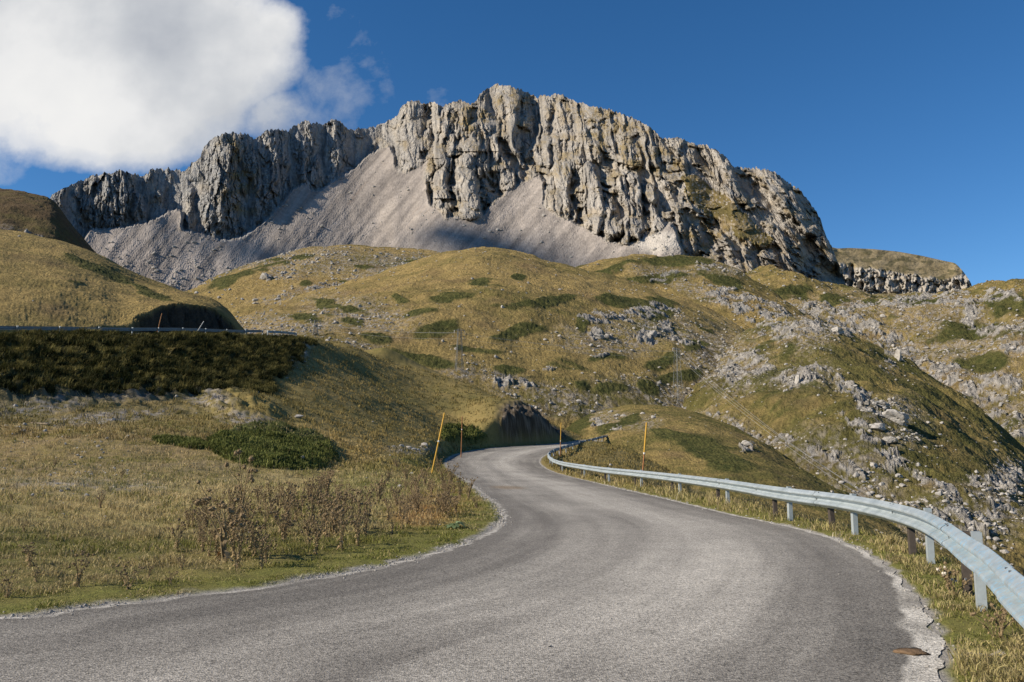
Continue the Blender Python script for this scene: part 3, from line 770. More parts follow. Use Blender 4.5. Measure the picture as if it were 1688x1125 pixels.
SPINES = [  # px/py polyline, half width, strength
    ([(141, 349), (138, 376)], 14, 1), ([(225, 330), (223, 375)], 15, 1.2), ([(194, 287), (178, 340)], 38, .8), ([(157, 300), (130, 325)], 20, .8), ([(115, 315), (100, 335)], 16, .8),
    ([(255, 282), (255, 315)], 15, .9), ([(276, 285), (268, 300)], 12, .9), ([(335, 262), (330, 285)], 12, 1), ([(373, 232), (366, 292), (361, 345)], 30, 1), ([(375, 350), (375, 392)], 22, .7),
    ([(395, 225), (435, 290), (450, 330)], 22, .9), ([(428, 306), (428, 364)], 12, 1.6), ([(378, 305), (380, 390)], 12, 1.5), ([(313, 317), (311, 379)], 12, 1.3), ([(342, 320), (345, 378)], 13, 1.3), ([(398, 315), (400, 380)], 11, 1.4),
    ([(448, 217), (463, 280), (460, 338)], 24, 1), ([(507, 202), (502, 290)], 19, 1.1), ([(522, 264), (519, 314)], 13, 1.5), ([(552, 200), (560, 285)], 19, 1.2), ([(600, 215), (610, 235)], 18, .5),
    ([(684, 172), (678, 278)], 27, 1.5), ([(716, 170), (722, 210)], 14, .8), ([(738, 190), (730, 245)], 16, 1.3), ([(763, 185), (757, 237)], 14, 1.3), ([(786, 212), (786, 270)], 17, 1.3),
    ([(727, 292), (730, 354)], 15, 1.8), ([(766, 270), (772, 360)], 19, 1.9), ([(704, 280), (705, 305)], 9, 1.3), ([(818, 235), (828, 303)], 16, 1.4), ([(721, 250), (746, 284)], 14, 1.4), ([(800, 270), (806, 330)], 12, 1.5),
    ([(827, 143), (829, 180), (820, 212)], 24, 1), ([(797, 160), (810, 205)], 16, 1), ([(855, 152), (860, 192)], 17, 1), ([(902, 160), (904, 205), (899, 250)], 19, 1.2), ([(927, 160), (925, 200)], 14, 1),
    ([(845, 200), (850, 240)], 11, 1.2), ([(872, 238), (870, 280)], 12, 1.2), ([(924, 280), (916, 352)], 21, 1.7), ([(943, 347), (943, 366)], 10, 1.5), ([(951, 277), (957, 320)], 11, 1.6), ([(974, 280), (981, 368)], 16, 1.8),
    ([(1006, 320), (1006, 378)], 15, 1.8), ([(1023, 292), (1026, 330)], 9, 1.6), ([(1043, 295), (1053, 378)], 14, 1.8), ([(1068, 310), (1083, 378)], 13, 1.8), ([(1033, 354), (1038, 395)], 10, 1.5),
    ([(966, 215), (983, 250)], 14, 1.1), ([(1021, 220), (1040, 260)], 14, 1.1), ([(1068, 205), (1088, 250)], 19, 1), ([(935, 220), (942, 260)], 12, 1.1), ([(1000, 200), (1010, 235)], 12, .9), ([(1095, 270), (1105, 300)], 10, 1.1),
    ([(1110, 230), (1125, 258)], 12, 1), ([(1165, 243), (1192, 272), (1214, 312)], 19, 1.3), ([(1259, 284), (1289, 322), (1338, 384), (1372, 422)], 17, 2.1), ([(1122, 330), (1122, 406)], 8, 1.8), ([(1145, 372), (1150, 410)], 9, 1.6),
    ([(1102, 360), (1097, 380)], 10, 1.5), ([(1271, 374), (1311, 432)], 12, 1.9), ([(1294, 372), (1321, 417)], 10, 1.9), ([(1232, 402), (1239, 451)], 12, 1.8), ([(1261, 421), (1271, 447)], 12, 1.6), ([(1204, 421), (1222, 449)], 10, 1.5),
    ([(1189, 370), (1195, 382)], 8, 1.4), ([(1335, 440), (1350, 465)], 9, 1.0), ([(1310, 330), (1345, 385)], 12, 1.2)]
GULLY = [([(980, 270), (1000, 310), (1030, 352)], 7, 22), ([(814, 215), (835, 245), (866, 288)], 7, 22), ([(975, 215), (1000, 265)], 5, 14), ([(1244, 308), (1290, 352), (1335, 398)], 7, 34), ([(1336, 404), (1362, 440), (1392, 480)], 14, 42),
         ([(1094, 229), (1108, 250), (1120, 266)], 5, 20), ([(1212, 280), (1228, 305), (1240, 320)], 9, 26), ([(888, 160), (888, 190), (880, 225)], 4, 14), ([(1060, 330), (1100, 352), (1110, 362)], 6, 16), ([(1236, 420), (1250, 445)], 6, 16), ([(1212, 400), (1234, 450)], 5, 16),
         ([(700, 180), (712, 230), (700, 262)], 7, 24), ([(742, 285), (750, 350)], 4, 22), ([(800, 290), (830, 325)], 8, 20), ([(478, 225), (486, 300)], 6, 16), ([(530, 215), (534, 280)], 6, 16), ([(318, 300), (330, 370)], 5, 16), ([(410, 300), (415, 370)], 5, 16)]
GRASS_M = [(1128, 288), (1150, 290), (1175, 312), (1200, 325), (1225, 350), (1262, 382), (1275, 404), (1250, 405), (1215, 392), (1185, 365), (1150, 345), (1128, 322)]

def build_mountain():
    px0, px1, st = 60, 1402, 1.05
    px = np.arange(px0, px1, st); n = len(px)
    cx = np.array([c[0] for c in CREST], float); cy = np.array([c[1] for c in CREST], float)
    crest = np.interp(px, cx, cy) + fbm(px * .09, px * 0, 401, 4) * 6.0 - np.abs(perlin(px * .16, px * 0, 403)) * 4 + 1 + perlin(px * .42, px * 0, 402) * 1.8
    PB = 545.0
    nr = 440
    v = np.linspace(0, 1, nr) ** 0.93
    PY = PB + (crest[None] - PB) * v[:, None]
    PX = np.broadcast_to(px[None], PY.shape)
    def masks(PX, PY):
        wx = PX + fbm(PX * .06, PY * .06, 411, 3) * 5; wy = PY + fbm(PX * .05, PY * .05, 412, 3) * 5
        scree = inpoly(wx, wy, SCREE).astype(float)
        low = sstep(455, 470, PY) * (PX > 1100)                     # talus under the right-hand cliffs
        grass = inpoly(PX + fbm(PX * .08, PY * .08, 413, 4) * 16, PY + fbm(PX * .08, PY * .08, 414, 4) * 12, GRASS_M).astype(float)
        topg = np.maximum(blob(PX, PY, 1010, 215, 115, 45, 20, .9) * .8, blob(PX, PY, 825, 150, 40, 18, 0, .9) * .8)
        lg = fbm((PX + PY * .5) * .022, (PY - PX * .35) * .045, 481, 4)
        ledge0 = sstep(.06, .26, lg) * (scree < .5) * sstep(560, 760, PX)
        return scree, low, grass, topg, ledge0
    scree, low, grass, topg, ledge0 = masks(PX, PY)
    # macro form: integrate the slope upward on a regular lattice, then read it off along every column
    gy = np.arange(PB, 128, -1.0); GX, GY = np.meshgrid(px, gy)
    s_, l_, g_m, t_, e_ = masks(GX, GY)
    cot = np.where(s_ > 0, 1.22, .80 + e_ * .9)
    cot = lerp(cot, 1.15, np.maximum(g_m, np.maximum(t_ * (1 - s_), l_)))
    ker = np.exp(-np.linspace(-2, 2, 31) ** 2); ker /= ker.sum()
    pad = np.pad(cot, ((0, 0), (15, 15)), 'edge')
    cot = sum(pad[:, i:i + n] * ker[i] for i in range(31))
    D0 = np.interp(px, [60, 120, 250, 400, 520, 600, 680, 760, 850, 920, 1040, 1150, 1250, 1320, 1402], [610, 615, 640, 680, 730, 765, 735, 700, 715, 700, 655, 655, 665, 690, 750])
    D0 = np.convolve(np.pad(D0, 20, 'edge'), np.ones(41) / 41, 'valid')
    _, GZ = raydir(GX, GY)
    L = np.zeros_like(GY); L[0] = np.log(D0)
    dt = np.diff(GZ, axis=0)
    for i in range(1, len(gy)):
        c = cot[i]
        L[i] = L[i - 1] + c * dt[i - 1] / np.maximum(1 - c * GZ[i], .3)
    for _ in range(2):
        pd = np.pad(L, ((0, 0), (17, 17)), 'edge'); c_ = np.cumsum(np.pad(pd, ((0, 0), (1, 0))), 1)
        L = (c_[:, 35:] - c_[:, :-35]) / 35
    X, Z = raydir(PX, PY)
    D = np.empty(PY.shape)
    for j_ in range(n): D[:, j_] = np.exp(np.interp(-PY[:, j_], -gy, L[:, j_]))
    # the cirque wall on the left turns to face right, the right-hand face turns left
    rock = 1 - np.maximum(scree, 0)
    rock_s = rock
    pad = np.pad(rock_s, ((0, 0), (3, 3)), 'edge'); rock_s = sum(pad[:, i:i + n] for i in range(7)) / 7
    def box(a, kx, ky):
        p_ = np.pad(a, ((ky, ky), (kx, kx)), 'edge')
        c_ = np.cumsum(np.pad(p_, ((1, 0), (0, 0))), 0); p_ = (c_[2 * ky + 1:] - c_[:-2 * ky - 1]) / (2 * ky + 1)
        c_ = np.cumsum(np.pad(p_, ((0, 0), (1, 0))), 1); return (c_[:, 2 * kx + 1:] - c_[:, :-2 * kx - 1]) / (2 * kx + 1)
    rblur = box(box(rock, 7, 9), 7, 9)
    prot = np.zeros_like(D)
    jx = PX + fbm(PX * .05, PY * .03, 421, 3) * 9; jy = PY + fbm(PX * .05, PY * .05, 422, 2) * 8
    for pl, w, s_ in SPINES:
        x0 = min(p[0] for p in pl) - w * 1.6; x1 = max(p[0] for p in pl) + w * 1.6
        j0 = max(int((x0 - px0) / st), 0); j1 = min(int((x1 - px0) / st) + 1, n)
        if j1 <= j0: continue
        sl = (slice(None), slice(j0, j1))
        d, pr_ = seg_dist(jx[sl], jy[sl], pl, True); d = d / (w * (.85 + .55 * pr_))
        q = np.sqrt(np.clip(1 - d * d, 0, 1)) * w * .95 * s_
        prot[sl] = np.maximum(prot[sl], q)
    for pl, w, dep in GULLY:
        d = seg_dist(jx, jy, pl) / w
        prot -= np.exp(-d * d * 1.2) * dep * .8
    # ribs: stretched billows following the lie of the strata
    tilt = np.interp(PX, [60, 700, 1000, 1120, 1250, 1400], [0.0, .02, .12, .30, .60, .75])
    ru = PX - (PY - 300) * tilt; rv = PY
    wu = fbm(ru * .02, rv * .015, 431, 3) * 16
    r1 = billow((ru + wu) / 42, rv / 120, 433, 2); r2 = billow((ru + wu * .6) / 17, rv / 62, 435, 2)
    r3 = billow(ru / 7 + wu * .05, rv / 20, 437, 2); r4 = fbm(ru / 3.2, rv / 6.5, 439, 3)
    f1, rid = cellnoise(ru / 6.5 + r4 * .5, rv / 15, 441)
    f2, rid2 = cellnoise(ru / 3.2, rv / 5.0, 443)
    gbl = box(box(grass, 4, 4), 4, 4)
    amp = (1 - ledge0 * .5) * sstep(.34, .80, rblur) * rock_s * (1 - low * .6) * lerp(1, .7, topg)
    wj = fbm(ru * .05, rv * .05, 445, 3) * 6; wk = fbm(ru * .05 + 7, rv * .05, 446, 3) * 6
    fa = facet((ru + wj) / 16, (rv + wk) / 46, 447, 1.9); fb = facet((ru + wj * .6) / 6.5, (rv + wk) / 19, 448, 1.8); fc = facet((ru + wj * .4) / 3.2, (rv + wk) / 8, 449, 1.5)
    def crack(u_, v_, sd): return np.exp(-np.abs(perlin(u_, v_, sd)) / .045)
    ck = crack((ru + wj) / 15, (rv + wk) / 55, 491) * 6.5 + crack((ru + wj * .7) / 7, (rv + wk) / 22, 492) * 3.2 + crack((ru + wk) / 26, (rv + wj) / 9, 493) * 1.8
    def saw(w_, h_, sd):
        q = (ru + wu * .8 + wj * 1.2 + fbm(ru / (w_ * 1.6), rv / (h_ * .8), sd, 3) * w_ * 1.1) / w_
        k_ = np.floor(q); f_ = q - k_
        a_ = .35 + _hash(k_, np.floor(rv / h_ + k_ * .37), sd) / 65536.0
        return np.minimum(f_ / .80, (1 - f_) / .20) * a_
    side = sstep(600, 720, PX)
    sw = saw(58, 210, 484) * 24 * side + saw(27, 110, 485) * 20 + saw(11.5, 60, 486) * 6.5 + saw(5, 34, 487) * 2.4
    rib = r1 * 6 + r2 * 3 + fa * lerp(11, 5, side) + fb * 3.4 + fc * 1.9 + r4 * 1.3 - ck + sw * lerp(.45, 1.0, side)
    pv = prot * 1.6 + rib - 62; pv = np.where(pv > 4, 4 + (pv - 4) * .35, pv)
    fl = lerp(-34., -26., sstep(1020, 1120, PX)); pv = np.where(pv < fl, fl + (pv - fl) * .28, pv)
    pv = lerp(pv, -12 + rib * .04, gbl)
    D2 = D - amp * pv
    D2 = D2 - (1 - rock_s) * (fbm(PX * .015, PY * .008, 451, 3) * 12 + fbm(PX * .07 + PY * .05, PY * .012, 453, 3) * 1.3 + fbm(PX * .4, PY * .4, 455, 2) * .9)
    x = X * D2; y = D2; z = CAMZ + Z * D2
    # slope of the finished surface decides where grass can hold
    fine = fbm(PX * .25, PY * .25, 461, 3); mid = fbm(PX * .05, PY * .05, 462, 3); big = fbm(PX * .015, PY * .02, 463, 3)
    strat = fbm(ru / 9, rv / 45, 464, 4)
    col = mixc((.23, .212, .19), (.42, .385, .335), np.clip(.5 + strat * .9 + fine * .7 + sstep(600, 1050, PX) * .18, 0, 1))
    stain = sstep(.12, .34, fbm(ru / 6, rv / 60, 466, 3) + fbm(PX * .02, PY * .02, 467, 2) * .4)
    col = mixc(col, (.15, .142, .13), stain * .55)
    col = mixc(col, col * np.array((.90, .95, 1.02)), sstep(700, 560, PX))
    warm = np.clip(mid * 1.6 + .1, 0, 1)
    col = mixc(col, col * np.array((1.06, .98, .86)), warm)
    gz = np.gradient(D2, axis=0) / np.maximum(np.gradient(z, axis=0), .01)
    ledge = np.clip(np.maximum(ledge0 * (.5 + mid * 1.3 + fine), sstep(1.4, 2.6, gz) * (.35 + mid * 1.5)), 0, 1) * rock_s * sstep(450, 620, PX)
    ochre = np.zeros_like(ledge)
    for q in [(830, 160, 30, 20, 0), (790, 190, 40, 12, 25), (775, 215, 30, 10, 40), (760, 200, 20, 14, 20), (380, 250, 26, 20, 50), (400, 290, 26, 24, 60), (395, 330, 30, 26, 0), (880, 160, 16, 10), (1000, 200, 90, 22, 15), (1060, 250, 60, 16, 10), (1070, 275, 50, 12, 10), (1000, 235, 50, 20, 30), (1150, 400, 40, 30, 20), (1040, 400, 40, 12, 10), (925, 275, 12, 20), (705, 320, 8, 26), (1110, 275, 30, 20, 40), (1180, 380, 60, 20, 20), (1100, 395, 40, 14)]:
        ochre = np.maximum(ochre, blob(PX, PY, *q[:4], q[4] if len(q) > 4 else 0, 1.2))
    ledge = np.maximum(ledge * .7, ochre * np.clip(.45 + mid * 1.4 + fine * 1.1, 0, 1) * rock_s)
    gcol = mixc((.135, .100, .045), (.25, .19, .092), np.clip(.5 + fine + mid, 0, 1))
    col = col * (1 - ledge[..., None]) + gcol * ledge[..., None]
    gm = np.clip(np.maximum(grass, low * .45) * (1 - sstep(.18, .32, fine + mid * .5)), 0, 1)
    col = col * (1 - gm[..., None]) + mixc((.13, .105, .04), (.22, .165, .075), np.clip(.5 + mid * 1.8 + fine * .5, 0, 1)) * gm[..., None]
    streak = fbm((PX + PY * .9) * .05, PY * .008, 471, 4) + fbm((PX + PY * .8) * .22, PY * .02, 475, 3) * .25
    sc_c = mixc((.165, .146, .130), (.345, .302, .262), np.clip(.55 + streak * 1.05 + fine * .25, 0, 1))
    orange = np.clip(fbm((PX + PY * .9) * .06, PY * .01, 473, 3) * 3 - .8, 0, 1) * blob(PX, PY, 620, 340, 90, 50, 0, 1)
    sc_c = sc_c * (1 - orange[..., None] * .4) + np.array((.36, .25, .17)) * orange[..., None] * .4
    pale = blob(PX, PY, 1085, 398, 45, 18, 0, .8)
    sc_c = mixc(sc_c, (.47, .43, .37), pale * .8)
    sr = (1 - rock_s)
    col = col * (1 - sr[..., None]) + sc_c * sr[..., None]
    talus = low * np.clip(.5 + fine * 1.6, 0, 1) * .8
    col = col * (1 - talus[..., None]) + np.array((.36, .32, .27)) * talus[..., None]
    # back side falls away behind the skyline
    back = [(6, -1.0), (25, -8), (90, -60), (300, -220)]
    xs, ys, zs, cs = [x], [y], [z], [col]
    for dy, dz in back:
        yb = y[-1] + dy; xs.append((x[-1] * (1 + dy / y[-1]))[None]); ys.append(yb[None]); zs.append((z[-1] + dz)[None]); cs.append(col[-1][None])
    x = np.vstack(xs); y = np.vstack(ys); z = np.vstack(zs); col = np.vstack(cs)
    m, nb, p = mat_base('limestone and scree')
    at = nb.n('ShaderNodeAttribute', attribute_name='col')
    g_ = nb.n('ShaderNodeNewGeometry')
    mp = nb.n('ShaderNodeMapping', i_Vector=g_.outputs['Position']); mp.inputs['Scale'].default_value = (1, 1, .45)
    a = nb.n('ShaderNodeTexNoise', i_Vector=mp.outputs[0], i_Scale=.14, i_Detail=8.0, i_Roughness=.72)
    c2 = nb.n('ShaderNodeTexVoronoi', i_Vector=mp.outputs[0], i_Scale=.20)
    k = nb.m('MAXIMUM', nb.m('ADD', nb.m('MULTIPLY', nb.m('SUBTRACT', a.outputs[0], .5), 1.2), 1.0), .3)
    cc = nb.n('ShaderNodeVectorMath', operation='SCALE', i_0=at.outputs['Color']); nb.t.links.new(k, cc.inputs['Scale'])
    nb.t.links.new(cc.outputs[0], p.inputs['Base Color'])
    ra = nb.n('ShaderNodeAttribute', attribute_name='rock')
    hgt = nb.m('MULTIPLY', nb.m('ADD', a.outputs[0], nb.m('MULTIPLY', c2.outputs['Distance'], .35)), nb.m('ADD', nb.m('MULTIPLY', ra.outputs['Fac'], .85), .15))
    bp = nb.n('ShaderNodeBump', i_Height=hgt, i_Strength=.9, i_Distance=5.0)
    nb.t.links.new(bp.outputs[0], p.inputs['Normal'])
    rk = np.vstack([rock_s] + [rock_s[-1][None]] * len(back))
    global MTN
    MTN = (PX, PY, x[:nr], y[:nr], z[:nr], rock_s)
    me = new_mesh('mountain', np.c_[x.ravel(), y.ravel(), z.ravel()], grid_faces(x.shape[0], n), m, col.reshape(-1, 3), attrs={'rock': rk.ravel()}, smooth=False)
    tag(obj('mountain', me), kind='structure')
build_mountain()

def build_plateau():
    """far grassy plateau with a cliff band, right of the mountain"""
    CR = [(1330, 408), (1365, 406), (1380, 410), (1400, 409), (1440, 411), (1480, 415), (1520, 422), (1555, 430), (1575, 434), (1588, 448), (1598, 462), (1604, 474), (1608, 500)]
    px = np.arange(1330, 1608, 1.0); n = len(px); nr = 130
    crest = np.interp(px, [c[0] for c in CR], [c[1] for c in CR]); crest = np.convolve(np.pad(crest, 4, 'edge'), np.ones(9) / 9, 'valid')
    v = np.linspace(0, 1, nr); PY = 520 + (crest[None] - 520) * v[:, None]; PX = np.broadcast_to(px[None], PY.shape)
    edge = np.interp(PX, [1330, 1400, 1420, 1450, 1500, 1560, 1608], [410, 440, 442, 444, 452, 462, 440]) + fbm(PX * .07, PY * 0, 503, 4) * 9
    cliff = sstep(edge - 2, edge + 3, PY) * sstep(486, 480, PY)
    cot = lerp(1.9, .8, cliff); X, Z = raydir(PX, PY)
    L = np.zeros_like(PY); L[0] = math.log(1500); dt = np.diff(Z, axis=0)
    for i in range(1, nr): L[i] = L[i - 1] + cot[i] * dt[i - 1] / np.maximum(1 - cot[i] * Z[i], .3)
    for _ in range(3):
        pd = np.pad(L, ((0, 0), (8, 8)), 'edge'); L = sum(pd[:, i:i + n] for i in range(17)) / 17
    D = np.exp(L)
    D = D - cliff * (billow(PX / 16, PY / 80, 505, 3) * 7 + facet(PX / 9, PY / 12, 506, 1.8) * 22 + facet(PX / 4, PY / 7, 507, 1.6) * 12) - fbm(PX * .05, PY * .09, 509, 4) * 14
    for pl, w, dep in [([(1405, 440), (1402, 480)], 4, 40), ([(1378, 408), (1384, 416)], 4, 14)]:
        D = D + np.exp(-(seg_dist(PX, PY, pl) / w) ** 2) * dep
    x = X * D; y = D; z = CAMZ + Z * D
    fine = fbm(PX * .3, PY * .3, 511, 3); mid = fbm(PX * .04, PY * .08, 512, 3)
    c = mixc((.17, .135, .070), (.27, .215, .125), np.clip(.55 + mid * 1.4 + fine * .5, 0, 1))
    gr = sstep(.08, .2, fbm(PX * .05, PY * .12, 513, 3)); c = mixc(c, (.07, .065, .028), gr * .7)
    rc = mixc((.28, .255, .22), (.43, .395, .34), np.clip(.5 + fine, 0, 1)); w = np.clip(cliff - sstep(.15, .3, fine + mid * .4) * .6, 0, 1)
    c = c * (1 - w[..., None]) + rc * w[..., None]
    for dy, dz in [(10, -1), (80, -20), (300, -150)]:
        x = np.vstack([x, (x[nr - 1] * (1 + dy / y[nr - 1]))[None]]); y = np.vstack([y, (y[nr - 1] + dy)[None]]); z = np.vstack([z, (z[nr - 1] + dz)[None]]); c = np.concatenate([c, c[nr - 1][None]])
    m = terrain_mat('plateau', .25, .08, .8, 3.0, .35)
    tag(obj('plateau', new_mesh('plateau', np.c_[x.ravel(), y.ravel(), z.ravel()], grid_faces(x.shape[0], n), m, c.reshape(-1, 3))), kind='structure')
build_plateau()

def add_shadow_cloud(px, py, D, wx, wz, seed, dist=6000.0):
    """unseen cumulus added toward the sun, shaped to shade a spot of the cirque"""
    X, Z = raydir(px, py); P = np.array([float(X) * D, D, CAMZ + float(Z) * D]) + np.array(sdir) * dist
    th = np.linspace(0, 2 * math.pi, 49)[:-1]; ph = np.linspace(0.02, math.pi - .02, 26)
    T, H_ = np.meshgrid(th, ph); v = np.stack([np.cos(T) * np.sin(H_), np.sin(T) * np.sin(H_), np.cos(H_)], -1).reshape(-1, 3)
    r = 1 + .55 * fbm(v[:, 0] * 1.6 + seed * 3, v[:, 1] * 1.6 + v[:, 2] * 1.9, 700 + seed, 4)
    e1 = np.cross(sdir, [0, 0, 1.]); e1 /= np.linalg.norm(e1); e2 = np.cross(e1, sdir)
    w = (v * r[:, None]) @ np.array([e1 * wx, e2 * wz, np.array(sdir) * wz])
    m, nb, p = mat_base('shadow_cloud', 1.0); p.inputs['Base Color'].default_value = (.85, .85, .86, 1)
    o = obj('shadow_cloud', new_mesh('shadow_cloud', w, grid_faces(26, 48, True), m), loc=P)
    tag(o, None, None, None, 'structure')
add_shadow_cloud(370, 300, 680, 125, 44, 1)
add_shadow_cloud(600, 412, 760, 90, 8, 3)
add_shadow_cloud(930, 412, 740, 70, 13, 4)
add_shadow_cloud(545, 238, 800, 75, 30, 5)

# wide base terrain out to the horizon, hidden behind the hills
def build_base():
    th = np.radians(np.linspace(0, 360, 73)[:-1]); r = np.array([0, 300, 600, 1500, 4000, 9000.])
    R, T = np.meshgrid(r, th, indexing='ij')
    x = (R * np.sin(T)).ravel(); y = (R * np.cos(T)).ravel()
    z = np.full(len(x), -75.0)
    m = terrain_mat('valley floor', .05, .02, .2, 1, .2)
    tag(obj('terrain', new_mesh('terrain', np.c_[x, y, z], grid_faces(len(r), len(th), True)[:, ::-1], m, np.tile(np.array(OLIVE), (len(x), 1)))), kind='structure')
build_base()
#@@DETAILS
# ============================================================ simple shapes as numpy meshes
class MB:
    def __init__(s): s.v = []; s.f4 = []; s.f3 = []; s.n = 0
    def add(s, v, f):
        v = np.asarray(v, float); f = np.asarray(f, int) + s.n
        s.v.append(v); (s.f4 if f.shape[1] == 4 else s.f3).append(f); s.n += len(v); return s
    def tube(s, pts, rad, k=6, cap=True):
        pts = np.asarray(pts, float); n = len(pts)
        rad = np.broadcast_to(np.asarray(rad, float), (n,))
        t = np.gradient(pts, axis=0); t /= np.linalg.norm(t, axis=1)[:, None] + 1e-9
        up = np.array([0, 0, 1.]) if abs(t[0, 2]) < .9 else np.array([1., 0, 0])
        a = np.cross(t, up); a /= np.linalg.norm(a, axis=1)[:, None] + 1e-9; b2 = np.cross(t, a)
        an = np.linspace(0, 2 * math.pi, k, endpoint=False)
        v = pts[:, None] + rad[:, None, None] * (np.cos(an)[None, :, None] * a[:, None] + np.sin(an)[None, :, None] * b2[:, None])
        s.add(v.reshape(-1, 3), grid_faces(n, k, True))
        if cap:
            for row, flip in ((0, False), (n - 1, True)):
                c = pts[row]; idx = np.arange(k)
                vv = np.vstack([v[row], c]); ff = np.stack([idx, (idx + 1) % k, np.full(k, k)], 1)
                s.add(vv, ff if flip else ff[:, ::-1])
        return s
    def box(s, c, size, ax=None, bev=0):
        x, y, z = [q / 2 for q in size]
        v = np.array([[i * x, j * y, k * z] for i in (-1, 1) for j in (-1, 1) for k in (-1, 1)])
        if ax is not None: v = v @ np.asarray(ax)
        return s.add(v + np.asarray(c), [[0, 1, 3, 2], [4, 6, 7, 5], [0, 4, 5, 1], [2, 3, 7, 6], [0, 2, 6, 4], [1, 5, 7, 3]])
    def mesh(s, name, mat, smooth=False, off=(0, 0, 0)):
        v = np.vstack(s.v) - np.asarray(off)
        fl = []
        if s.f4: fl.append(np.vstack(s.f4))
        if s.f3: fl.append(np.vstack(s.f3))
        return new_mesh(name, v, fl, mat, smooth=smooth)

def simple_mat(name, colr, rough=.6, metal=0.0, noise=.25, scale=8.0, bump=.1, spec=.4, spots=None):
    m, nb, p = mat_base(name, rough)
    p.inputs['Specular IOR Level'].default_value = spec; p.inputs['Metallic'].default_value = metal
    tcx = nb.n('ShaderNodeTexCoord')
    a = nb.n('ShaderNodeTexNoise', i_Vector=tcx.outputs['Object'], i_Scale=scale, i_Detail=6.0, i_Roughness=.65)
    k = nb.m('ADD', nb.m('MULTIPLY', nb.m('SUBTRACT', a.outputs[0], .5), noise * 3), 1.0)
    cc = nb.n('ShaderNodeVectorMath', operation='SCALE', i_0=tuple(colr)); nb.t.links.new(k, cc.inputs['Scale'])
    out = cc.outputs[0]
    if spots:
        n5 = nb.n('ShaderNodeTexNoise', i_Vector=tcx.outputs['Object'], i_Scale=spots[1], i_Detail=5.0, i_Roughness=.7)
        mk = nb.m('MULTIPLY', nb.m('SUBTRACT', n5.outputs[0], spots[2]), 9.0, clamp=True)
        out = nb.mix(mk, out, spots[0])
    nb.t.links.new(out, p.inputs['Base Color'])
    if bump:
        bp = nb.n('ShaderNodeBump', i_Height=a.outputs[0], i_Strength=bump, i_Distance=.02); nb.t.links.new(bp.outputs[0], p.inputs['Normal'])
    return m

# ============================================================ guardrails
def galv_mat():
    m, nb, p = mat_base('galvanised steel', .42)
    p.inputs['Metallic'].default_value = .35; p.inputs['Specular IOR Level'].default_value = .5
    g_ = nb.n('ShaderNodeNewGeometry')
    a = nb.n('ShaderNodeTexNoise', i_Vector=g_.outputs['Position'], i_Scale=3.0, i_Detail=8.0, i_Roughness=.7)
    v = nb.n('ShaderNodeTexVoronoi', i_Vector=g_.outputs['Position'], i_Scale=60.0)
    base = nb.ramp(a.outputs[0], [(.3, (.27, .315, .33)), (.5, (.37, .42, .435)), (.72, (.46, .50, .51))])
    sc_ = nb.n('ShaderNodeSeparateColor', i_Color=v.outputs['Color'])
    k = nb.m('ADD', nb.m('MULTIPLY', sc_.outputs[0], .14), .93)
    cc = nb.n('ShaderNodeVectorMath', operation='SCALE', i_0=base); nb.t.links.new(k, cc.inputs['Scale'])
    at = nb.n('ShaderNodeAttribute', attribute_name='blue')
    mp = nb.n('ShaderNodeMapping', i_Vector=g_.outputs['Position']); mp.inputs['Scale'].default_value = (3, 3, .8)
    n5 = nb.n('ShaderNodeTexNoise', i_Vector=mp.outputs[0], i_Scale=8.0, i_Detail=6.0, i_Roughness=.75)
    mk = nb.m('MULTIPLY', nb.m('MULTIPLY', nb.m('SUBTRACT', n5.outputs[0], .50), 7.0, clamp=True), at.outputs['Fac'])
    c1 = nb.mix(mk, cc.outputs[0], (.26, .50, .68))
    n6 = nb.n('ShaderNodeTexNoise', i_Vector=g_.outputs['Position'], i_Scale=14.0, i_Detail=6.0, i_Roughness=.8)
    mk2 = nb.m('MULTIPLY', nb.m('SUBTRACT', n6.outputs[0], .66), 9.0, clamp=True)
    c2 = nb.mix(nb.m('MULTIPLY', mk2, .6), c1, (.22, .17, .12))
    nb.t.links.new(c2, p.inputs['Base Color'])
    rr = nb.m('ADD', nb.m('MULTIPLY', a.outputs[0], .3), .34); nb.t.links.new(rr, p.inputs['Roughness'])
    bp = nb.n('ShaderNodeBump', i_Height=a.outputs[0], i_Strength=.05, i_Distance=.01); nb.t.links.new(bp.outputs[0], p.inputs['Normal'])
    return m
M_GALV = galv_mat()
M_POST = simple_mat('weathered post steel', (.36, .40, .41), .55, .3, .15, 9, .15, .5, spots=((.20, .15, .11), 12, .60))
M_RUST = simple_mat('rusty brown post', (.060, .048, .038), .8, .1, .35, 14, .3, .3)
M_BOLT = simple_mat('dark bolt', (.13, .13, .13), .5, .6, .1, 20, 0)
PROF = np.array([(-.006, .150), (.006, .157), (.030, .140), (.078, .108), (.092, .092), (.092, .072), (.078, .056), (.006, .018), (0, .006), (0, -.006), (.006, -.018), (.078, -.056), (.092, -.072), (.092, -.092), (.078, -.108), (.030, -.140), (.006, -.157), (-.006, -.150)])
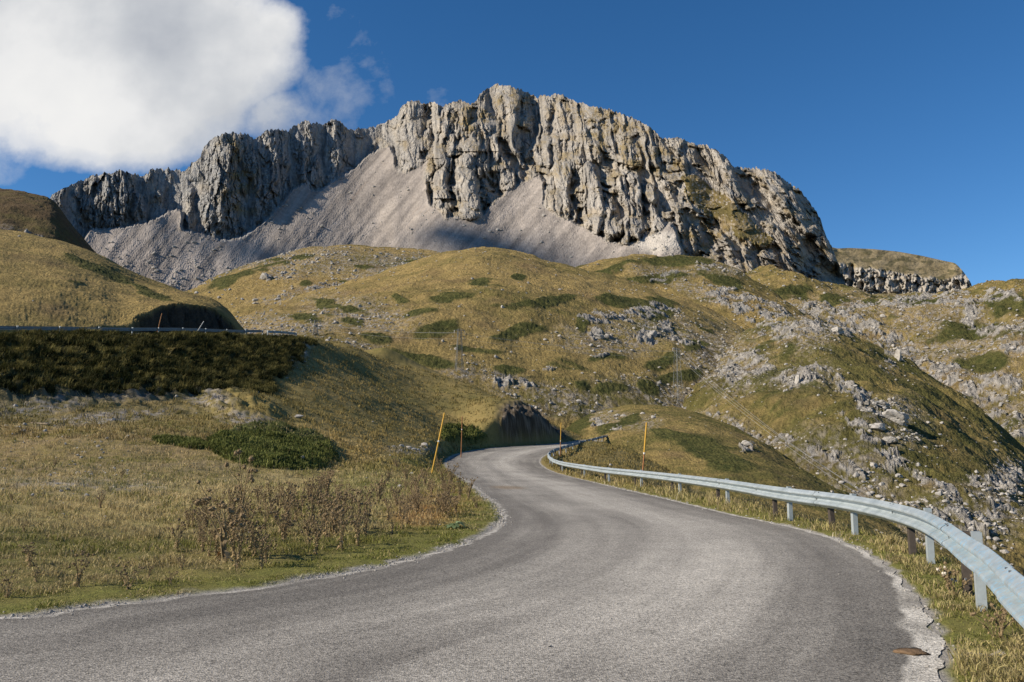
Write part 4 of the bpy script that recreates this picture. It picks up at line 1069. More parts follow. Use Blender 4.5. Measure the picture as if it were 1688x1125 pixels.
def guardrail(path, post_at, label, group, road_side, zc=.62, panel=4.0, both=True, old=True, bolts=True, post_h=.80, postmat=None, beam_mat=None, blue=None):
    """path: dense (n,3) ground points; road_side: +1 if the road is to the left of travel"""
    path, al = resample(path, .125)
    t = np.gradient(path, axis=0); t[:, 2] = 0; t /= np.linalg.norm(t, axis=1)[:, None]
    nrm = np.stack([-t[:, 1], t[:, 0], 0 * t[:, 0]], 1) * road_side
    root = bpy.data.objects.new('guardrail', None); C.objects.link(root)
    o0 = path[len(path) // 2].copy(); root.location = o0
    tag(root, label, 'guardrail', group)
    nseg = int(round(panel / .125)); k = 0; i = 0
    while i < len(path) - 2:
        j = min(i + nseg + 1, len(path) - 1)
        seg = path[i:j + 1]; nn_ = nrm[i:j + 1]
        off = .011 if k % 2 else 0.0
        loop = np.vstack([PROF + [off + .02, 0], (PROF - [.004 - off - .02, 0])[::-1]])
        v = seg[:, None] + nn_[:, None] * loop[None, :, 0, None] + np.array([0, 0, 1.])[None, None] * (loop[None, :, 1, None] * (1 + off) + zc)
        kk = len(loop)
        mb = MB(); mb.add(v.reshape(-1, 3), grid_faces(len(seg), kk, True)[:, ::-1] if road_side > 0 else grid_faces(len(seg), kk, True))
        h = kk // 2
        for r_ in (0, len(seg) - 1):
            a_ = np.arange(h - 1); mb.f4.append(np.stack([a_, a_ + 1, kk - 2 - a_, kk - 1 - a_], 1) + r_ * kk)
        bmat = beam_mat or M_GALV
        me = mb.mesh('beam', bmat, smooth=False, off=o0)
        a_ = me.attributes.new('blue', 'FLOAT', 'POINT')
        if blue: 
            bl = np.repeat(np.array([sstep(blue[1], blue[0], p_[1]) for p_ in seg]), kk)
            a_.data.foreach_set('value', bl.astype(np.float32))
        bo = obj('beam', me, root)
        if bolts and seg[-1][1] < 26:
            pj = seg[-1]; n2_ = nn_[-1]; tj = t[j]
            for du in (-.28, -.10):
                for dz in (-.135, -.03, .03, .135):
                    if abs(dz) < .1 and du == -.28: continue
                    dz = dz * (1 if abs(dz) > .1 else .25)
                    c = pj + tj * du + n2_ * (.050 if abs(dz) > .1 else .022) + np.array([0, 0, zc + dz])
                    obj('bolt', MB().tube([c, c + n2_ * .018], .017, 6).mesh('bolt', M_BOLT, off=o0), bo)
        i += nseg; k += 1
    for q in post_at:
        i = int(np.argmin(np.hypot(path[:, 0] - q[0], path[:, 1] - q[1])))
        P = path[i]; T = t[i]; N = nrm[i]
        mb = MB(); ax = np.array([T, N, [0, 0, 1.]])
        # C-section post behind the beam: web facing the road, two flanges
        mb.box(P - N * .035 + [0, 0, post_h / 2 - .15], (.12, .007, post_h + .3), ax)
        mb.box(P - N * .078 + T * .0565 + [0, 0, post_h / 2 - .15], (.007, .08, post_h + .3), ax)
        mb.box(P - N * .078 - T * .0565 + [0, 0, post_h / 2 - .15], (.007, .08, post_h + .3), ax)
        mb.box(P - N * .004 + [0, 0, zc], (.09, .05, .20), ax)
        obj('post', mb.mesh('post', postmat or M_POST, off=o0), root)
        if old:
            i2 = min(i + 9, len(path) - 1); P2 = path[i2]; T2 = t[i2]; N2 = nrm[i2]
            lean = T2 * .10 - N2 * .02
            b3 = MB(); ax2 = np.array([T2, N2, [0, 0, 1.]])
            base = P2 - N2 * .09
            vv = []
            for zz, sh in ((-.2, -1), (.70, 1)):
                for sx, sy in ((-1, -1), (1, -1), (1, 1), (-1, 1)):
                    vv.append(base + lean * sh + T2 * sx * .055 + N2 * sy * .045 + [0, 0, zz])
            b3.add(vv, [[0, 1, 5, 4], [1, 2, 6, 5], [2, 3, 7, 6], [3, 0, 4, 7], [4, 5, 6, 7]])
            o_ = obj('old_post', b3.mesh('old_post', M_RUST, off=o0), root); o_['label'] = 'dark rusty leaning older post'
    return root

def zfix(p): return [p[0], p[1], float(ground_z(p[0], p[1])[0])]
RP_px = [(1612, 1012), (1530, 932), (1405, 884), (1297, 861), (1197, 834), (1118, 817), (1055, 805), (1001, 796), (962, 787), (925, 778)]
rail_posts = [on_road(*p) for p in RP_px]
rail_far = []
for px, py, d in [(907, 768, 72), (906, 758, 80), (924, 749, 88), (950, 741, 97), (975, 734, 107), (1000, 728, 118)]:
    X, _z = raydir(px, py); rail_far.append((float(X) * d, d))
ctrl = [(.9, -1.4), (1.35, .3), (1.85, 1.9), (2.35, 3.2), (2.72, 4.0), (3.1, 4.85), (3.58, 6.0), (4.16, 7.35), (4.53, 8.35)] + rail_posts[1:] + rail_far
rp = catmull(ctrl, 10)
for _ in range(12): rp[1:-1] = rp[1:-1] * .5 + (rp[:-2] + rp[2:]) * .25
rpz = np.array([[p[0], p[1], float(z_road(p[1])) + .0] for p in rp])
RAILPATH = rpz
def every(path, step, a, b_):
    q, al = resample(path, step); return [p for p in q if a <= p[1] <= b_]
posts_near = [(1.6, 1.2), (2.6, 4.2)] + rail_posts
lpf = every(rpz, 4.0, 70, 117.5)
guardrail(rpz, posts_near + [tuple(p[:2]) for p in lpf] + [(rail_far[-1][0], rail_far[-1][1])], 'long galvanised guardrail along the right edge of the road, blue stains near the camera', None, +1, blue=(9.5, 13.0))

# upper road guardrail, seen from behind
M_DULL = simple_mat('dull old steel', (.24, .27, .29), .6, .2, .2, 3, .1, .4)
ue = resample(UEc, 1.0)[0]
ue = ue[(ue[:, 1] > 58) & (ue[:, 1] < 111.5)]
ue_z = np.array([[p[0] - .25, p[1], float(ground_z(p[0] - .25, p[1])[0])] for p in ue])
k_ = np.ones(9) / 9; ue_z[:, 2] = np.convolve(np.pad(ue_z[:, 2], 4, 'edge'), k_, 'valid')
cutY = np.interp(438, [project(*p)[0] for p in ue_z], ue_z[:, 1])
A_ = ue_z[ue_z[:, 1] <= cutY]; B_ = ue_z[ue_z[:, 1] >= cutY]
guardrail(A_, every(A_, 4.0, 0, 200), 'dull grey guardrail on the upper road above the dark tufted bank', 'guardrails of the upper road', +1, old=False, bolts=False, beam_mat=M_DULL, postmat=M_POST)
guardrail(B_ + [.0, .4, .0], every(B_, 2.0, 0, 200), 'short paler guardrail stub closing the far end of the upper road', 'guardrails of the upper road', +1, old=False, bolts=False)
fr = []
for px, d in [(905, 125), (925, 125.5), (950, 125.5), (985, 124.5), (1003, 123)]:
    X, Z = raydir(px, 727); fr.append((float(X) * d, d, CAMZ + float(Z) * d))
guardrail(catmull(fr, 6), [fr[1], fr[2], fr[3]], 'thin distant guardrail across the outer side of the far bend', None, -1, old=False, bolts=False)

# ============================================================ snow marker poles
M_YEL = simple_mat('yellow pole paint', (.52, .29, .03), .5, 0, .2, 12, .05, .4, spots=((.16, .09, .04), 9, .60))
M_ORG = simple_mat('faded orange pole', (.30, .13, .045), .6, 0, .3, 12, .1, .3, spots=((.10, .06, .04), 10, .55))
M_WHT = simple_mat('white weathered pole', (.50, .50, .48), .6, 0, .2, 12, .05)
M_REF = simple_mat('reflector band', (.65, .62, .55), .3, 0, .1, 12, .0)
def world_at(px, py, d):
    X, Z = raydir(px, py); return np.array([float(X) * d, d, CAMZ + float(Z) * d])
def pole(basepx, toppx, d, label, topmat, lowmat, r=.035, frac=.5, band=True):
    bx, by = basepx
    P0 = world_at(bx, by, d); P0[2] = float(ground_z(P0[0], P0[1])[0]) - .15
    P1 = world_at(*toppx, d)
    root = bpy.data.objects.new('snow_pole', None); C.objects.link(root); root.location = P0
    tag(root, label, 'marker pole', 'snow marker poles beside the roads')
    V = P1 - P0
    lo = MB().tube([V * 0, V * .25, V * (1 - frac)], [r, r, r * .98], 10); up = MB().tube([V * (1 - frac), V * (1 - frac / 2), V], [r * 1.08, r * 1.08, r * 1.05], 10)
    obj('lower_shaft', lo.mesh('lower_shaft', lowmat, True), root)
    obj('painted_top', up.mesh('painted_top', topmat, True), root)
    if band:
        obj('band', MB().tube([V * (1 - frac) - V * .012, V * (1 - frac) + V * .012], r * 1.25, 10).mesh('band', M_REF, True), root)
pole((711, 777), (733, 681), 57, 'tall leaning yellow marker pole at the left edge of the bend', M_YEL, M_YEL, .055, .45)
pole((760, 737), (762, 687), 83, 'upright brownish orange marker pole by the dark shrub below the cutting', M_ORG, M_ORG, .045, .3)
pole((1056, 792), (1066, 697), 44, 'yellow topped rusty marker pole behind the long guardrail', M_YEL, M_ORG, .045, .42)
pole((923, 752), (925, 697), 82, 'thin orange marker pole inside the hairpin of the guardrail', M_YEL, M_ORG, .038, .5)
pole((258, 552), (267, 517), 82.5, 'orange marker pole leaning on the upper road', M_ORG, M_ORG, .04, .4, False)
pole((319, 556), (336, 530), 87.5, 'white marker pole leaning far over on the upper road', M_WHT, M_WHT, .035, .4, False)

# ============================================================ lattice masts and wires
M_LAT = simple_mat('lattice steel', (.16, .17, .17), .6, .3, .1, 2, 0)
M_INS = simple_mat('ceramic insulator', (.40, .36, .32), .3, 0, .1, 5, 0)
TOPS = {}
def mast(key, hill, px, pyb, pyt, label, wb, rot=.3, dfix=None):
    loc = hill.locate(px, pyb) if dfix is None else None
    if loc is None:
        X, _ = raydir(px, pyb); loc = (float(X) * dfix, dfix, float(hill.full(np.array([float(X) * dfix]), np.array([float(dfix)]))[0][0]))
    P = np.array(loc); d = P[1]
    top = world_at(px, pyt, d); h = top[2] - P[2]
    root = bpy.data.objects.new('lattice_mast', None); C.objects.link(root); root.location = P - [0, 0, .3]
    tag(root, label, 'power mast', 'lattice power masts on the hillside')
    R = np.array([[math.cos(rot), -math.sin(rot), 0], [math.sin(rot), math.cos(rot), 0], [0, 0, 1]])
    wt = wb * .42; n = 11; mb = MB(); br = MB()
    lv = [(h * (i / n) ** .92, lerp(wb, wt, (i / n) ** .8) / 2) for i in range(n + 1)]
    cr = [(-1, -1), (1, -1), (1, 1), (-1, 1)]
    for cx, cy in cr: mb.tube([R @ np.array([cx * w, cy * w, z]) for z, w in lv], .038, 4)
    for i in range(n):
        (z0, w0), (z1, w1) = lv[i], lv[i + 1]
        for q in range(4):
            a = cr[q]; b_ = cr[(q + 1) % 4]
            pa0 = R @ np.array([a[0] * w0, a[1] * w0, z0]); pb1 = R @ np.array([b_[0] * w1, b_[1] * w1, z1])
            pb0 = R @ np.array([b_[0] * w0, b_[1] * w0, z0]); pa1 = R @ np.array([a[0] * w1, a[1] * w1, z1])
            br.tube([pa0, pb1], .016, 3, False); br.tube([pb0, pa1], .016, 3, False); br.tube([pa1, pb1], .016, 3, False)
    obj('mast_legs', mb.mesh('mast_legs', M_LAT), root); obj('bracing', br.mesh('bracing', M_LAT), root)
    arm = MB(); ins = MB(); tops = []
    for zz, sx in ((h - .2, -1), (h - .2, 1), (h - 1.4, 1)):
        e = R @ np.array([sx * (wt * .5 + .75), 0, zz]); c0 = R @ np.array([0, 0, zz])
        arm.tube([c0, e], .05, 4); arm.tube([c0 + [0, 0, .4], e], .03, 3)
        ins.tube([e, e - [0, 0, .15], e - [0, 0, .3], e - [0, 0, .45]], [.03, .09, .05, .08], 6)
        tops.append(P + e - [0, 0, .75])
    obj('cross_arm', arm.mesh('cross_arm', M_LAT), root); obj('insulator', ins.mesh('insulator', M_INS), root)
    TOPS[key] = tops
mast('p1', H['E2'], 757, 612, 541, 'lattice mast standing in the middle of the golden dome', 1.5)
mast('p2', H['E2'], 1118, 664, 572, 'tall lattice mast above the stony knoll, nearer the right', 1.7, .5)
mast('p3', H['E2'], 520, 553, 526, 'smallest lattice mast, just beyond the end of the upper guardrail', 1.2)
M_WIRE = simple_mat('aluminium wire', (.42, .41, .39), .4, .5, .05, 1, 0)
far_end = [world_at(1560, 905, 84) + np.array([k * .8, 0, 0]) for k in range(3)]
left_end = [world_at(-60, 520, 620) + np.array([0, 0, k * 1.0]) for k in range(3)]
for (a, b_, nm) in (('p3', 'p1', 'thin power wire strung across the golden dome between the left masts'), ('p1', 'p2', 'thin power wire strung across the golden dome between the two larger masts'), ('p2', None, 'pale power wire dropping from the right mast into the valley')):
    for k in range(3):
        A = TOPS[a][k]; B = TOPS[b_][k] if b_ else far_end[k]
        tt = np.linspace(0, 1, 24)[:, None]
        pts = A * (1 - tt) + B * tt; pts[:, 2] -= (4 * tt * (1 - tt))[:, 0] * np.linalg.norm(B - A) * .02
        o = obj('power_wire', MB().tube(pts - A, .016 if b_ else .022, 4).mesh('power_wire', M_WIRE, True)); o.location = A
        tag(o, nm, 'power line', nm.replace('thin ', '').replace('pale ', '').replace('wire', 'wires'))

# ============================================================ rocks
rng = np.random.default_rng(7)
def ico(sub):
    import bmesh
    bm = bmesh.new(); bmesh.ops.create_icosphere(bm, subdivisions=sub, radius=1.0)
    v = np.array([q.co[:] for q in bm.verts]); f = np.array([[q.index for q in fc.verts] for fc in bm.faces]); bm.free()
    return v, f
IC1 = ico(1); IC2 = ico(2); IC4 = ico(4)
def rock_shape(seed, base, rough=.28, planes=7):
    r = np.random.default_rng(seed); v = base[0].copy()
    for _ in range(planes):                       # chop with random planes: blocky limestone
        n = r.normal(size=3); n /= np.linalg.norm(n); d = r.uniform(.45, .85)
        s_ = v @ n; over = np.clip(s_ - d, 0, None); v = v - over[:, None] * n[None] * .92
    v = v * (1 + rough * fbm(v[:, 0] * 1.7 + seed, v[:, 1] * 1.7 + v[:, 2] * 2.1, seed, 4))[:, None]
    v = v * r.uniform(.75, 1.15, 3) * [1, 1, .72]
    return v, base[1]
m_rock, nb, p = mat_base('pale limestone')
g_ = nb.n('ShaderNodeNewGeometry')
oi = nb.n('ShaderNodeObjectInfo')
a = nb.n('ShaderNodeTexNoise', i_Vector=g_.outputs['Position'], i_Scale=2.2, i_Detail=8.0, i_Roughness=.72)
a2 = nb.n('ShaderNodeTexNoise', i_Vector=g_.outputs['Position'], i_Scale=.5, i_Detail=2.0)
cc = nb.ramp(a.outputs[0], [(.28, (.13, .12, .105)), (.45, (.29, .27, .24)), (.62, (.41, .385, .345)), (.8, (.50, .47, .43))])
kk = nb.m('ADD', nb.m('MULTIPLY', a2.outputs[0], .5), .78)
c3 = nb.n('ShaderNodeVectorMath', operation='SCALE', i_0=cc); nb.t.links.new(kk, c3.inputs['Scale'])
nb.t.links.new(c3.outputs[0], p.inputs['Base Color'])
bp = nb.n('ShaderNodeBump', i_Height=a.outputs[0], i_Strength=.7, i_Distance=.12); nb.t.links.new(bp.outputs[0], p.inputs['Normal'])
ROCKV = [rock_shape(s_, IC1, .25, 5) for s_ in range(14)]
BOULD = [new_mesh('boulder', *rock_shape(50 + s_, IC4, .34, 12), m_rock, smooth=False) for s_ in range(5)]
MEDR = [new_mesh('rock', *rock_shape(80 + s_, IC2, .3, 8), m_rock, smooth=False) for s_ in range(10)]

def rotz(v, a):
    c, s_ = np.cos(a), np.sin(a); return np.stack([v[..., 0] * c - v[..., 1] * s_, v[..., 0] * s_ + v[..., 1] * c, v[..., 2]], -1)
def rock_stuff(name, P, size, label=None):
    vs = []; fs = []; n = 0
    for k in range(len(ROCKV)):
        idx = np.arange(k, len(P), len(ROCKV))
        if not len(idx): continue
        v, f = ROCKV[k]
        vv = rotz(v[None] * size[idx][:, None, None], rng.uniform(0, 6.28, len(idx))[:, None]) + P[idx][:, None]
        vs.append(vv.reshape(-1, 3)); fs.append((f[None] + (np.arange(len(idx)) * len(v))[:, None, None] + n).reshape(-1, 3)); n += len(idx) * len(v)
    o = obj(name, new_mesh(name, np.vstack(vs), np.vstack(fs), m_rock, smooth=False))
    return tag(o, label, 'rocks', None, 'stuff')

def scatter_on(hill, blobs, n, smin, smax, seed=0, base=.06):
    """random points over a hill's face, kept where the stony areas are"""
    r = np.random.default_rng(seed)
    m = n * 6
    a = raydir(r.uniform(hill.px0, hill.px1, m), 562)[0]
    yb, _ = hill.bf(a); yc, _ = hill.cf(a)
    t = r.uniform(-.05, 1.0, m); y = yb + (yc - yb) * t; x = a * y
    z, px, py, sm, ocr, cm, om = hill.full(x, y)
    w = np.full(m, base)
    for q in blobs: w = np.maximum(w, blob(px, py, *q[:4], q[4] if len(q) > 4 else 0, 1.3))
    w *= (1 - sm * .9) * np.clip(.35 + 2.2 * np.clip(fbm(x * .07, y * .07, 900 + seed, 3) + .12, 0, 1), 0, 1)
    keep = r.uniform(0, 1, m) < w
    x, y, z, px, py = (q[keep][:n] for q in (x, y, z, px, py))
    size = smin * (smax / smin) ** (r.uniform(0, 1, len(x)) ** 3.2)
    return np.c_[x, y, z + size * .12], size, px, py

TOTAL = {'E2': (H['E2'].rocks + H['E2'].outcrops, 5200, .12, .62, .10, 'stones scattered over the golden dome'), 'D': (list(H['D'].rocks) + list(H['D'].outcrops), 6500, .08, .50, .10, 'stones scattered over the right hillside'),
         'G': (list(H['G'].rocks) + list(H['G'].outcrops), 4200, .28, 1.25, .30, 'stones scattered over the rocky slope behind'), 'E1': (list(H['E1'].rocks), 1900, .28, 1.35, .15, 'stones scattered over the dome behind'),
         'E3': (list(H['E3'].rocks) + list(H['E3'].outcrops), 1100, .25, 1.0, .10, 'stones scattered over the grassy shoulder'), 'C': (list(H['C'].rocks) + list(H['C'].outcrops), 500, .08, .5, .03, 'stones scattered over the knoll'), 'B': ([], 60, .1, .35, .05, 'stones on the left hill')}
WHERE = {'E2': 'golden dome', 'D': 'right hillside', 'G': 'rocky slope at the back right', 'E1': 'stony dome behind the golden one', 'E3': 'grassy shoulder below the cliffs', 'C': 'knoll beyond the bend', 'B': 'smooth left hill'}
def place_rock(meshes, P, size, label, cat='rock', group=None, name='rock', k=None, rz=None, squash=None):
    me = meshes[(k if k is not None else int(rng.integers(0, 99))) % len(meshes)]
    o = obj(name, me); o.location = P; s_ = squash or (1, 1, 1)
    o.scale = (size * s_[0], size * s_[1], size * s_[2]); o.rotation_euler = (rng.uniform(-.2, .2), rng.uniform(-.2, .2), rng.uniform(0, 6.28) if rz is None else rz)
    return tag(o, label, cat, group)
for i, (k, (bl, n, s0, s1, bs, lab)) in enumerate(TOTAL.items()):
    P, sz, px, py = scatter_on(H[k], bl, n, s0, s1, 40 + i, bs)
    inview = (px > 5) & (px < 1683)
    app = np.where(inview, sz / P[:, 1], 0)
    order = np.argsort(-app)
    take = order[:{'E2': 60, 'D': 90, 'G': 40, 'E1': 30, 'E3': 16, 'C': 10, 'B': 4}[k]]
    rest = np.ones(len(P), bool); rest[take] = False
    for q in take:
        place_rock(MEDR, P[q], sz[q] * 1.1, 'pale limestone rock lying in the grass of the %s' % WHERE[k], 'rock', 'limestone rocks on the %s' % WHERE[k])
    rock_stuff('scattered_stones', P[rest], sz[rest], lab)

# blocks fallen onto the scree
def scree_blocks():
    PX, PY, x, y, z, rk = MTN; r = np.random.default_rng(61)
    n_ = 26000; i = r.integers(0, x.shape[0], n_); j = r.integers(0, x.shape[1], n_)
    px, py = PX[i, j], PY[i, j]
    w = (rk[i, j] < .2) * (py < 480) * np.clip(.10 + fbm(px * .03, py * .03, 63, 3) * 1.1 + sstep(400, 440, py) * .5 * (px < 420) + blob(px, py, 1085, 398, 50, 20, 0, 1) * .5, 0, 1)
    k = r.uniform(0, 1, n_) < w; i, j = i[k], j[k]
    sz = .45 * (3.0 / .45) ** (r.uniform(0, 1, len(i)) ** 4)
    rock_stuff('scree_blocks', np.c_[x[i, j], y[i, j], z[i, j] + sz * .1], sz, 'loose blocks strewn over the pale scree apron')
scree_blocks()

# single boulders one can point to
for (k, px, py, wpx, lab, sq, kk_) in [
    ('E1', 437, 460, 20, 'large pale boulder standing alone on the left of the stony dome', (1, .8, .9), 0),
    ('D', 1380, 550, 30, 'big white boulder on the top of the right hillside', (1, .8, .8), 1),
    ('D', 1316, 630, 20, 'pointed pale outcrop with a dark notch, left part of the right hillside', (.6, .6, 1.6), 2),
    ('D', 1474, 694, 44, 'largest rounded boulder on the right hillside, casting a dark shadow', (.85, .8, .95), 3),
    ('D', 1443, 708, 34, 'broad low boulder touching the left of the largest one', (1.1, .8, .7), 4),
    ('D', 1466, 730, 26, 'smaller pale boulder just below the largest pair', (1.1, .8, .7), 0),
    ('D', 1440, 770, 17, 'upright grey boulder lower on the right hillside', (.8, .8, 1.0), 1),
    ('D', 1482, 592, 30, 'tilted rock slab on the ridge with a deep shadow behind', (.5, .9, 1.7), 2),
    ('D', 1450, 672, 30, 'jagged pale outcrop above the largest boulders', (1.2, .8, .6), 3),
    ('D', 1275, 742, 9, 'small bright white boulder in the stony gully', (1, 1, .8), 4),
    ('G', 1455, 523, 10, 'small pale boulder alone in the pale hollow', (1, 1, .9), 0),
    ('E2', 592, 507, 9, 'upright white boulder on the left flank of the golden dome', (.9, .9, 1.3), 1),
    ('E2', 730, 563, 7, 'small white boulder left of the middle mast', (.9, .9, 1.2), 2),
    ('E2', 987, 558, 17, 'white outcrop at the left end of the stony band on the dome', (1.1, .8, .9), 3),
    ('E2', 1076, 553, 18, 'light outcrop in the middle of the stony band on the dome', (.8, .8, 1.2), 4),
    ('E2', 908, 667, 9, 'small white boulder in the stony hollow above the cutting', (1, 1, .8), 1),
    ('C', 1232, 736, 18, 'grey rock outcrop on the dark flank of the knoll', (1.2, 1, .7), 0),
    ('C', 1015, 708, 10, 'low pale rock on the front of the knoll', (1.6, 1, .5), 2)]:
    L_ = H[k].locate(px, py)
    if L_ is None: continue
    sz = wpx / F * L_[1] * .5
    place_rock(BOULD, (L_[0], L_[1], L_[2] + sz * .15), sz * 1.15, lab, 'boulder', None, 'boulder', kk_, 1.3 * kk_, sq)

# stones on the near ground
def ground_scatter(n, seed, blobs, y0, y1, smin, smax, px0=0, px1=1688):
    r = np.random.default_rng(seed); m = n * 8
    px = r.uniform(px0, px1, m); a = raydir(px, 600)[0]; y = np.exp(r.uniform(math.log(y0), math.log(y1), m)); x = a * y
    z, I = ground_full(x, y); px, py = I['px'], I['py']
    w = np.full(m, .02)
    for q in blobs: w = np.maximum(w, blob(px, py, *q[:4], q[4] if len(q) > 4 else 0, 1.0))
    keep = (r.uniform(0, 1, m) < w) & (~I['ins']) & (I['de'] > .05) & (I['cutf'] < .1)
    x, y, z, px, py = (q[keep][:n] for q in (x, y, z, px, py))
    size = smin * (smax / smin) ** (r.uniform(0, 1, len(x)) ** 3)
    return np.c_[x, y, z + size * .2], size, px, py
GB = [(175, 690, 120, 8, -4), (330, 655, 55, 14, 25), (410, 700, 55, 6, 8), (680, 742, 36, 6, 0), (90, 665, 110, 12, -8), (215, 650, 70, 12, -5), (490, 690, 12, 4), (490, 585, 26, 10, -40), (100, 770, 140, 60, 0), (60, 725, 90, 30), (300, 665, 90, 8, 20), (480, 600, 40, 30, -30)]
P, sz, px, py = ground_scatter(1500, 5, GB, 16, 118, .02, .16)
sz = sz * np.clip(P[:, 1] / 40, .6, 2)
order = np.argsort(-sz / P[:, 1] * ((px > 5)))
for q in order[:36]:
    place_rock(MEDR, P[q], sz[q], 'pale stone lying in the grass of the left field', 'rock', 'pale stones in the left field')
rock_stuff('pebbles', P[order[36:]], sz[order[36:]], 'small pale stones on the left field and slope')
def put_ground_rock(px, py, wpx, label, squash=(1, 1, .8), k=0, name='rock', meshes=None):
    x, y, z = locate_ground(px, py); s_ = wpx / F * y * .5
    return place_rock(meshes or MEDR, (x, y, z + s_ * .15), s_ * 1.1, label, 'rock', None, name, k, .7 * k, squash)
put_ground_rock(490, 689, 18, 'flat pale stone alone on the grassy slope', (1.3, .8, .55), 0)
put_ground_rock(145, 694, 5, 'whitest stone in the gravel under the bank', (1, 1, 1), 1)
for j, (px_, py_, w_) in enumerate([(648, 738, 9), (655, 741, 10), (662, 737, 12), (668, 742, 8), (675, 740, 12), (683, 742, 10), (690, 743, 9), (699, 735, 15), (705, 741, 9), (694, 737, 8), (660, 744, 8), (640, 737, 7)]):
    put_ground_rock(px_, py_, w_, 'pale stone in the little heap left of the yellow pole', (1.1, .9, .8), j).__setitem__('group', 'heap of pale stones left of the yellow pole')

# gravel crumbs along the asphalt edge and a few stones on the carriageway
def edge_crumbs():
    r = np.random.default_rng(12); P = []
    for path, sgn in ((LP, -1), (RP, 1)):
        q, al = resample(path, .05); t = np.gradient(q, axis=0); t /= np.linalg.norm(t, axis=1)[:, None]; n = np.stack([-t[:, 1], t[:, 0]], 1)
        ok = (q[:, 1] > 4) & (q[:, 1] < 45); q = q[ok]; n = n[ok]
        clump = np.clip(fbm(np.arange(len(q)) * .02, np.zeros(len(q)) + sgn, 95, 3) * 3 + .45, 0, 1)
        for k in range(4):
            kp = r.uniform(0, 1, len(q)) < clump * (.55 if sgn < 0 else .16)
            off = r.normal(0.02, .10, len(q)) 
            P.append((q - n * (sgn * off)[:, None])[kp])
    P = np.vstack(P); z = np.maximum(ground_z(P[:, 0], P[:, 1]), z_road(P[:, 1]) + .006) + .003
    sz = r.uniform(.005, .018, len(P)) * (1 + P[:, 1] / 30)
    rock_stuff('gravel_crumbs', np.c_[P, z], sz, 'loose pale gravel crumbs along the asphalt edges')
edge_crumbs()
for j, (px_, py_, w_) in enumerate([(1017, 997, 4), (906, 1068, 7), (1007, 1022, 4), (1383, 948, 3), (1165, 920, 3), (1455, 1005, 3)]):
    x, y = on_road(px_, py_); s_ = w_ / F * y * .5
    place_rock(MEDR, (x, y, float(z_road(y)) + .006 + s_ * .35), s_, 'tiny pale stone lying on the bare asphalt', 'stone', 'tiny stones on the asphalt', 'pebble', j)

# flattened brown mud clod on the right edge of the asphalt
M_MUD = simple_mat('dry mud', (.16, .105, .062), .95, 0, .4, 30, .6, .1)
def clod(px_, py_, wx, wy, label, name, mat, h=.02):
    x, y = on_road(px_, py_); v, f = IC2
    v = v.copy(); r_ = 1 + 1.3 * fbm(v[:, 0] * 2.3 + px_, v[:, 1] * 2.3, 77, 4); v = v * r_[:, None] * [wx, wy, h]
    o = obj(name, new_mesh(name, v, f, mat, smooth=True), loc=(x, y, float(z_road(y)) + .010)); o.rotation_euler = (0, 0, .25)
    return tag(o, label, 'debris')
clod(1502, 1078, .13, .12, 'flattened brown clod of mud on the asphalt near its right rim', 'mud_clod', M_MUD)
# weathered board in the left field
M_WOOD = simple_mat('grey weathered wood', (.30, .24, .17), .9, 0, .3, 6, .3, .1)
x, y, z = locate_ground(66, 700)
bd = MB(); bd.box((0, 0, .05), (1.5, .28, .05)); 
for q in (-.5, .5): bd.box((q, 0, .095), (.08, .27, .04))
o = obj('board', bd.mesh('board', M_WOOD), loc=(x, y, z + .02)); o.rotation_euler = (0.05, .06, -.35)
tag(o, 'pale weathered board lying in the field below the dark bank', 'board')

# ============================================================ grass
def grass_mat(name='grass blades'):
    m, nb, p = mat_base(name, .8)
    at = nb.n('ShaderNodeAttribute', attribute_name='col')
    nb.t.links.new(at.outputs['Color'], p.inputs['Base Color'])
    tr = nb.n('ShaderNodeBsdfTranslucent', i_Color=at.outputs['Color'])
    mxs = nb.n('ShaderNodeMixShader', i_0=.30, i_1=p.outputs[0], i_2=tr.outputs[0])
    out = [q for q in nb.t.nodes if q.type == 'OUTPUT_MATERIAL'][0]
    nb.t.links.new(mxs.outputs[0], out.inputs[0])
    return m
M_GRASS = grass_mat()
def blades(name, P, h, w, col, label, bend=.5, seed=0, lean=None, cat='grass'):
    r = np.random.default_rng(seed); n = len(P)
    az = r.uniform(0, 2 * math.pi, n); ba = r.uniform(0, 2 * math.pi, n); b_ = r.uniform(.15, 1, n) * bend
    side = np.stack([np.cos(az), np.sin(az), 0 * az], 1) * (w * .5)[:, None]
    dirb = np.stack([np.cos(ba), np.sin(ba), 0 * ba], 1) * b_[:, None]
    if lean is not None: dirb = dirb + lean
    up = np.array([0, 0, 1.])
    v = np.empty((n, 5, 3))
    v[:, 0] = P - side; v[:, 1] = P + side
    mid = P + (up * .6 + dirb * .30) * h[:, None]
    v[:, 2] = mid + side * .75; v[:, 3] = mid - side * .75
    v[:, 4] = P + (up * (1 - .35 * b_[:, None]) + dirb * .95) * h[:, None]
    i = np.arange(n)[:, None] * 5
    f4 = i + np.array([0, 1, 2, 3]); f3 = i + np.array([3, 2, 4])
    cc = np.repeat(col, 5, axis=0) * np.tile(np.array([.75, .75, 1.0, 1.0, 1.12]), n)[:, None] if False else np.repeat(col, 5, axis=0)
    o = obj(name, new_mesh(name, v.reshape(-1, 3), [f4, f3], M_GRASS, cc, smooth=True))
    return tag(o, label, cat, None, 'stuff')

